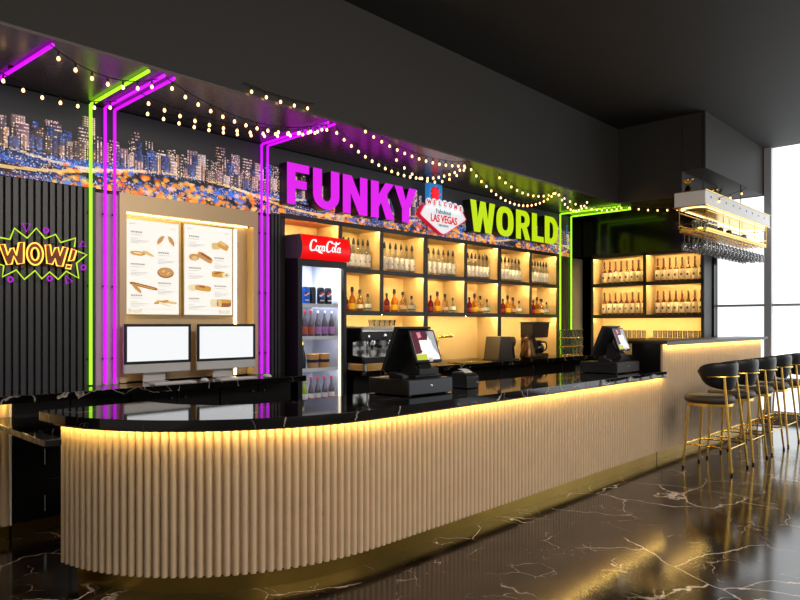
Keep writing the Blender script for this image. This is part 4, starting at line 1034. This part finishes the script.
obj('arm', MB().tube([(.24, -.08, .25), (.30, -.08, .012)], .022, 10), blackpl, slc); obj('side_knob', MB().tube([(.10, -.05, .25), (.24, -.05, .25)], .02, 10), steel, slc)
cm = thing('coffee_maker', 'black drip coffee maker with glass carafe on the wall counter', 'coffee maker', (8.66, 5.47, WZ1)); cm.scale = (.9, .9, 1)
obj('base', MB().box(-.22, .22, -.15, .12, 0, .06), blackmt, cm, bevel=.01)
obj('tower', MB().box(-.22, -.11, -.10, .12, .06, .50), blackmt, cm, bevel=.01)
obj('filter_housing', MB().prism([[(-.24, .30), (.22, .30), (.28, .52), (-.24, .52)]], -.14, .12, 'y'), blackmt, cm, bevel=.015)
obj('lid', MB().box(-.25, .29, -.145, .125, .52, .535), blackmt, cm, bevel=.004)
cf = obj('carafe', MB().lathe([(.07, .062), (.105, .075), (.115, .14), (.085, .21), (.07, .235), (.066, .232), (.10, .14), (.08, .08)], 20, (.06, -.03, 0)), thin_glass('coffee_glass', (120, 90, 70), .3, .4, (50, 36, 28)), cm)
obj('carafe_handle', MB().tube(smoothpath([(.13, -.05, .225), (.24, -.08, .22), (.25, -.08, .12), (.17, -.05, .09)], 5), .013, 8), blackmt, cf); obj('carafe_lid', MB().lathe([(.072, .236), (.072, .25), (.03, .258)], 18, (.06, -.03, 0)), blackmt, cf)
kt = thing('kettle', 'dark copper pitcher standing in front of the drip coffee maker', 'kettle', (8.27, 5.33, WZ1))
obj('body', MB().lathe([(.09, 0), (.115, .02), (.115, .06), (.085, .18), (.055, .27), (.060, .295)], 20), copper, kt)
obj('handle', MB().tube(smoothpath([(.05, -.02, .27), (.13, -.05, .27), (.15, -.05, .16), (.10, -.03, .08)], 5), .011, 8), blackpl, kt)
obj('spout', MB().tube([(-.05, .02, .24), (-.10, .05, .31)], [.022, .010], 10), copper, kt); obj('lid', MB().lathe([(.058, .295), (.05, .31), (.014, .318), (.016, .34)], 16), copper, kt)
ho = thing('glass', '-', 'glass', (0, 0, 0), 0, 'stacked gilt tumblers by the green neon')
obj('bowl', tumbler(.040, .048, .135), glass, ho); obj('gilt_rim', MB().lathe([(.0478, .126), (.0492, .128), (.0492, .138), (.0478, .138)], 14), brass, ho); obj('gilt_foot', MB().lathe([(.0402, .0), (.0415, .002), (.0415, .012), (.0402, .014)], 14), brass, ho)
first = True
for r_ in range(3):
    for i in range(6):
        loc = (9.36 + i * .118, 5.40, WZ1 + .0005 + r_ * .1385)
        lab = '%s gilt tumbler from left, %s row of the stack by green neon' % (ORD[i], ('bottom', 'middle', 'top')[r_])
        if first: ho.location = loc; ho['label'] = lab; first = False
        else: dup(ho, loc, 0, lab)

# ------------------------------------------------------------------ bar stools
def stool():
    t = thing('bar_stool', '-', 'bar stool', (0, 0, 0), 0, 'gold bar stools at the raised counter')
    sp_ = []
    def sq(rx, ry): return [(math.copysign(abs(math.cos(a)) ** .75, math.cos(a)) * rx, math.copysign(abs(math.sin(a)) ** .75, math.sin(a)) * ry) for a in [2 * PI * k / 32 for k in range(32)]]
    mb = MB(); vs = []; fs = []
    rings = [(.17, .715), (.208, .725), (.222, .75), (.218, .778), (.198, .797), (.13, .803)]
    for r, z in rings: vs += [(x, y * 1.12 + .05, z) for x, y in sq(r, r)]
    for i in range(len(rings) - 1):
        for j in range(32): fs.append((i * 32 + j, i * 32 + (j + 1) % 32, (i + 1) * 32 + (j + 1) % 32, (i + 1) * 32 + j))
    fs += [tuple(range(32))[::-1], tuple(range(160, 192))]
    obj('seat', mb.add(vs, fs), seat_m, t, smooth=70)
    obj('seat_frame', MB().prism([[(p[0], p[1] + .04) for p in sq(.205, .22)], [(p[0] * .86, p[1] * .86 + .04) for p in sq(.205, .22)][::-1]], .685, .716, 'z').box(-.20, .20, -.02, .02, .69, .714), brass, t)
    # wrap-around padded back
    vs = []; fs = []; n = 28; m = 14
    for i in range(n + 1):
        a = math.radians(180 - 18 + (18 * 2 + 180) * i / n); u = abs(2 * i / n - 1)
        hh = .135 * math.sqrt(max(.02, 1 - u ** 3.6)) + .014; th = .036 * math.sqrt(max(.10, 1 - u ** 8)); zc = 1.015 - .01 * (1 - u) + .02 * u
        for j in range(m):
            b = 2 * PI * j / m; rr_ = .222 + th * math.cos(b) + .03 * math.sin(b)
            z = zc + hh * math.copysign(abs(math.sin(b)) ** .7, math.sin(b))
            vs.append((rr_ * math.cos(a) * .98, rr_ * math.sin(a) * .95 + .02, z))
    for i in range(n):
        for j in range(m): fs.append((i * m + j, i * m + (j + 1) % m, (i + 1) * m + (j + 1) % m, (i + 1) * m + j))
    fs += [tuple(range(m))[::-1], tuple(n * m + j for j in range(m))]
    obj('backrest', MB().add(vs, fs), leather, t, smooth=80)
    rail = [(.268 * math.cos(math.radians(a)) * .98, .268 * math.sin(math.radians(a)) * .95 + .02, 1.01) for a in range(188, 353, 6)]
    obj('back_rail', MB().tube(rail, .011, 8), brass, t)
    for sx in (-1, 1):
        for pts, rr_ in (([(sx * .235, .245, .02), (sx * .205, .20, .69)], [.0115, .014]), ([(sx * .262, -.258, .02), (sx * .213, -.195, .69), (sx * .192, -.162, 1.01)], [.0115, .014, .013])):
            lg_ = obj('leg', MB().tube(pts, rr_, 10), brass, t)
            obj('foot_tip', MB().lathe([(.011, 0), (.0135, .003), (.0135, .028)], 10, (pts[0][0], pts[0][1], 0)), black, lg_)
    fz = .27; k = fz / .69
    P = {(s, q): (s * (.235 - .03 * k) if q > 0 else s * (.262 - .049 * k), (.245 - .045 * k) if q > 0 else (-.258 + .063 * k), fz) for s in (-1, 1) for q in (-1, 1)}
    for a, b in (((-1, 1), (1, 1)), ((-1, -1), (1, -1)), ((-1, 1), (-1, -1)), ((1, 1), (1, -1))): obj('footrest_bar', MB().tube([P[a], P[b]], .008, 8), brass, t)
    return t
st0 = stool(); SL = ['gold-legged black bar stool nearest the camera, first of the row', 'second gold-legged black bar stool from the till end of the row', 'middle gold-legged black bar stool of the row of five', 'fourth gold-legged black bar stool, second from the window', 'fifth gold-legged black bar stool, closest to the window']
for i in range(5):
    loc = (7.56 + .73 * i, 2.50, 0)
    if i == 0: st0.location = loc; st0['label'] = SL[0]
    else: dup(st0, loc, 0, SL[i])

# ------------------------------------------------------------------ hanging glass rack
rk = thing('glass_rack', 'white and gold hanging glass rack over the raised counter', 'glass rack', (10.4, 3.27, 2.8))
x0, x1, y0, y1 = 8.95 - 10.4, 11.87 - 10.4, -.20, .20
def stadium(a0, a1, b0, b1, r=.16, k=6):
    o = []
    for (cx, cy, s) in ((a1 - r, b0 + r, -PI / 2), (a1 - r, b1 - r, 0), (a0 + r, b1 - r, PI / 2), (a0 + r, b0 + r, PI)):
        for j in range(k + 1): o.append((cx + r * math.cos(s + PI / 2 * j / k), cy + r * math.sin(s + PI / 2 * j / k)))
    return o
obj('fascia', MB().prism([[(x0, y0), (x1, y0), (x1, y1), (x0, y1)]], .33, .52, 'z'), mat('rack_white', (248, 246, 243), .4), rk, bevel=.004)
obj('top_trim', MB().prism([[(x0 - .01, y0 - .01), (x1 + .01, y0 - .01), (x1 + .01, y1 + .01), (x0 - .01, y1 + .01)]], .52, .53, 'z').prism([[(x0 - .01, y0 - .01), (x1 + .01, y0 - .01), (x1 + .01, y1 + .01), (x0 - .01, y1 + .01)]], .318, .33, 'z'), brass, rk)
obj('led_strip', MB().prism([stadium(x0 + .04, x1 - .04, y0 + .02, y1 - .02), stadium(x0 + .06, x1 - .06, y0 + .04, y1 - .04, .14)[::-1]], .306, .317, 'z'), led_rack, rk)
rl = lambda z, g: [(a, b, z) for a, b in stadium(x0 + g, x1 - g, y0 + g * .5, y1 - g * .5)]
obj('upper_rail', MB().tube(rl(.27, .03), .008, 6, closed=True), brass, rk)
obj('guard_rail', MB().tube(rl(.10, .02), .008, 6, closed=True), brass, rk)
ty = obj('tray', MB().prism([stadium(x0 + .02, x1 - .02, y0 + .01, y1 - .01)], .02, .045, 'z'), brass, rk)
hg = MB()
for y in (-.165, -.095, -.035, .035, .095, .165): hg.box(x0 + .10, x1 - .08, y - .004, y + .004, .0, .02)
obj('glass_channels', hg, brass, ty, smooth=0)
for x in (x0 + .12, x0 + .75, (x0 + x1) / 2, x1 - .75, x1 - .12):
    for y in (y0 + .02, y1 - .02): obj('post', MB().tube([(x, y, .045), (x, y, .32)], .005, 6), brass, rk)
for x in (x0 + .5, x1 - .8): obj('hanger', MB().tube([(x, 0, .53), (x, 0, 4.5 - 2.8)], .007, 8), black, rk)
hook = MB()
for k in range(9): hook.box(x0 + .2 + k * .3, x0 + .22 + k * .3, y0 - .006, y0, .44, .46)
obj('fixing_studs', hook, black, rk, smooth=0)
crystal = thin_glass('crystal_glass', (244, 246, 248), .45, .16, (225, 225, 225))
wg = thing('wine_glass', '-', 'wine glass', (0, 0, 0), 0, 'stemmed glasses hung upside down in the rack')
obj('foot', MB().lathe([(.034, 0), (.032, -.003), (.006, -.010)], 14), crystal, wg)
obj('stem', MB().lathe([(.004, -.008), (.0035, -.10), (.006, -.115)], 8), crystal, wg)
obj('bowl', MB().lathe([(.005, -.112), (.030, -.128), (.042, -.165), (.042, -.205), (.035, -.245), (.0335, -.245), (.0402, -.205), (.0402, -.166), (.028, -.131), (.003, -.118)], 16), crystal, wg)
first = True
for r_, y in enumerate((-.13, 0, .13)):
    for i in range(17):
        loc = (8.95 + .17 + i * .16, 3.27 + y, 2.8005)
        lab = '%s hanging wine glass from the till end, %s row of the rack' % (ORD[i], ('front', 'middle', 'rear')[r_])
        if first: wg.location = loc; wg['label'] = lab; first = False
        else: dup(wg, loc, 0, lab)
TZ = 2.8 + .0455
for i in range(9):
    t = thing('glass', '%s upright glass from left on the rack tray' % ORD[i], 'glass', (9.25 + (i % 5) * .11 + (i // 5) * .05, 3.20 + (i // 5) * .13, TZ), 0, 'upright glasses on the rack tray')
    obj('bowl', MB().lathe([(.026, 0), (.028, .004), (.040, .10), (.036, .15), (.034, .15), (.036, .10), (.02, .012)], 12), glass, t)
    obj('base', MB().lathe([(.0262, 0), (.0275, .002), (.0275, .01), (.0262, .011)], 12), glass, t)
for i, x in enumerate((9.98, 10.35, 11.05)):
    t = thing('jar', '%s dark lidded jar from left on the rack tray' % ORD[i], 'jar', (x, 3.22, TZ), 0, 'jars on the rack tray')
    obj('body', MB().lathe([(.04, 0), (.045, .006), (.045, .07), (.035, .08)], 14), (copper, copper, labelc)[i], t); obj('lid', MB().lathe([(.037, .078), (.038, .08), (.038, .098), (.03, .102)], 14), black, t)
for i in range(5):
    t = thing('tumbler', '%s clear tumbler from left beyond the jars on the rack tray' % ORD[i], 'glass', (10.50 + i * .09, 3.22, TZ), 0, 'tumblers on the rack tray')
    obj('bowl', tumbler(.028, .034, .07), glass, t); obj('rim', MB().lathe([(.034, .066), (.0348, .067), (.0348, .071), (.034, .071)], 12), glass, t)
for i, (x, l) in enumerate(((9.0, 'gold flower ornament at the till end on top of the rack'), (9.95, 'gold flower ornament beside the black pot on top of the rack'))):
    t = thing('ornament', l, 'ornament', (x + .03, 3.32, 3.3305), 0, 'gold ornaments on the rack')
    obj('vase', MB().lathe([(.03, 0), (.045, .03), (.03, .07), (.02, .09)], 14), copper, t)
    fm = MB()
    for k in range(7):
        a = k * 2.4; b = (.05 * math.cos(a), .05 * math.sin(a), .14 + .012 * (k % 3)); fm.tube([(0, 0, .085), b], .003, 5).lathe([(.002, -.018), (.02, -.008), (.022, .006), (.008, .02)], 8, b)
    obj('blossoms', fm, brass, t)
t = thing('potted_plant', 'small black pot with a green sprig on top of the rack', 'plant', (10.25, 3.32, 3.3305))
obj('pot', MB().lathe([(.05, 0), (.065, .12), (.06, .12), (.05, .1)], 14), black, t)
lf = MB()
for k in range(12):
    a = k * 2.1; q = (.06 * math.cos(a), .06 * math.sin(a), .2 + .02 * (k % 4)); lf.tube([(0, 0, .1), (q[0] * .5, q[1] * .5, .17), q], [.003, .012, .002], 5)
obj('leaves', lf, mat('leaf_green', (52, 86, 40), .6), t)

# ------------------------------------------------------------------ festoon lights
bulb_me = mesh('bulb', MB().lathe([(.004, 0), (.009, -.007), (.0118, -.017), (.009, -.026), (.003, -.030)], 10), bulb_m)
sock_me = mesh('socket', MB().lathe([(.003, .028), (.007, .026), (.007, .0), (.005, -.002)], 8), blackpl)
def festoon(A, B, sag, n, label):
    A, B = Vector(A), Vector(B); t = thing('string_light', label, 'string light', A, 0, 'festoon lights under the canopy edge')
    f = lambda u: A.lerp(B, u) - Vector((0, 0, 4 * sag * u * (1 - u)))
    obj('cable', MB().tube([f(k / 24) - A for k in range(25)], .0035, 5), blackpl, t)
    for k in range(n):
        p = f((k + .5) / n) - A - Vector((0, 0, .033))
        b = obj('bulb', bulb_me, None, t, loc=p); obj('socket', sock_me, None, b)
festoon((2.28, 4.54, 3.36), (3.85, 4.54, 3.37), .16, 15, 'front festoon string left of the first magenta corner, above the menus')
festoon((2.15, 4.66, 3.24), (3.82, 4.56, 3.37), .13, 14, 'middle festoon string above the menus')
festoon((2.30, 5.0, 3.27), (3.83, 4.66, 3.36), .10, 13, 'lower festoon string above the menus in front of the skyline')
festoon((3.87, 4.54, 3.37), (5.80, 4.52, 3.37), .27, 22, 'deep festoon string above the magenta letters')
festoon((4.15, 4.47, 3.42), (5.80, 4.52, 3.37), .10, 15, 'shallow festoon string above the magenta letters')
festoon((4.9, 4.8, 3.37), (5.80, 4.52, 3.36), .22, 10, 'short festoon string beside the welcome sign star')
festoon((5.82, 4.52, 3.37), (7.75, 4.54, 3.37), .30, 20, 'deep festoon string above the lime letters')
festoon((6.35, 4.52, 3.36), (7.75, 4.56, 3.36), .13, 11, 'shallow festoon string above the lime letters')
festoon((7.76, 4.54, 3.37), (8.60, 4.54, 3.37), .20, 11, 'short looped festoon string near the lime corner tubes')
festoon((7.78, 4.58, 3.36), (9.42, 4.40, 3.36), .12, 13, 'long festoon string running to the side wall canopy')
festoon((9.42, 4.38, 3.36), (9.42, 2.70, 3.36), .13, 12, 'festoon string along the side wall canopy edge')
festoon((1.50, 4.54, 3.36), (2.26, 4.60, 3.36), .10, 7, 'front festoon string at the far left beside the lime tube')
festoon((1.20, 5.10, 3.36), (2.26, 5.30, 3.36), .10, 8, 'rear festoon string at the far left over the skyline')
festoon((2.90, 4.475, 3.47), (3.60, 4.475, 3.47), .02, 5, 'short festoon string on the canopy front above the menus')

# ------------------------------------------------------------------ light, camera
def area(name, loc, size, sy, power, col, rot):
    l = bpy.data.lights.new(name, 'AREA'); l.shape = 'RECTANGLE'; l.size = size; l.size_y = sy; l.energy = power; l.color = col
    o = bpy.data.objects.new(name, l); C.objects.link(o); o.location = loc; o.rotation_euler = rot
area('window_daylight', (WINX - .3, .2, 2.2), 7, 3.6, 300, (1, .98, .95), (0, -PI / 2, 0))
area('front_fill', (3.5, -2.0, 4.3), 7, 2.5, 420, (1, .90, .80), (math.radians(35), 0, 0))  # added fill lamp behind the camera, brightens the bar front
w = bpy.data.worlds.new('room_world'); sc.world = w; w.use_nodes = True
bg = w.node_tree.nodes['Background']; bg.inputs[0].default_value = (.9, .85, .8, 1); bg.inputs[1].default_value = .28
cam = bpy.data.cameras.new('camera'); cam.sensor_width = 36; cam.lens = 660 / 800 * 36; cam.shift_y = .03; cam.clip_end = 60
co = bpy.data.objects.new('camera', cam); C.objects.link(co); co.location = (0, 0, 1.57)
co.rotation_euler = (PI / 2, 0, -math.atan2(.7222615, .6916201)); sc.camera = co
sc.view_settings.view_transform = 'Standard'; sc.view_settings.look = 'None'; sc.view_settings.gamma = 1; sc.view_settings.exposure = .2
sc.view_settings.use_curve_mapping = False
cy = sc.cycles
cy.use_denoising = True; cy.max_bounces = 10; cy.transmission_bounces = 8; cy.glossy_bounces = 4; cy.diffuse_bounces = 3
cy.transparent_max_bounces = 24; cy.caustics_reflective = False; cy.caustics_refractive = False; cy.sample_clamp_indirect = 4
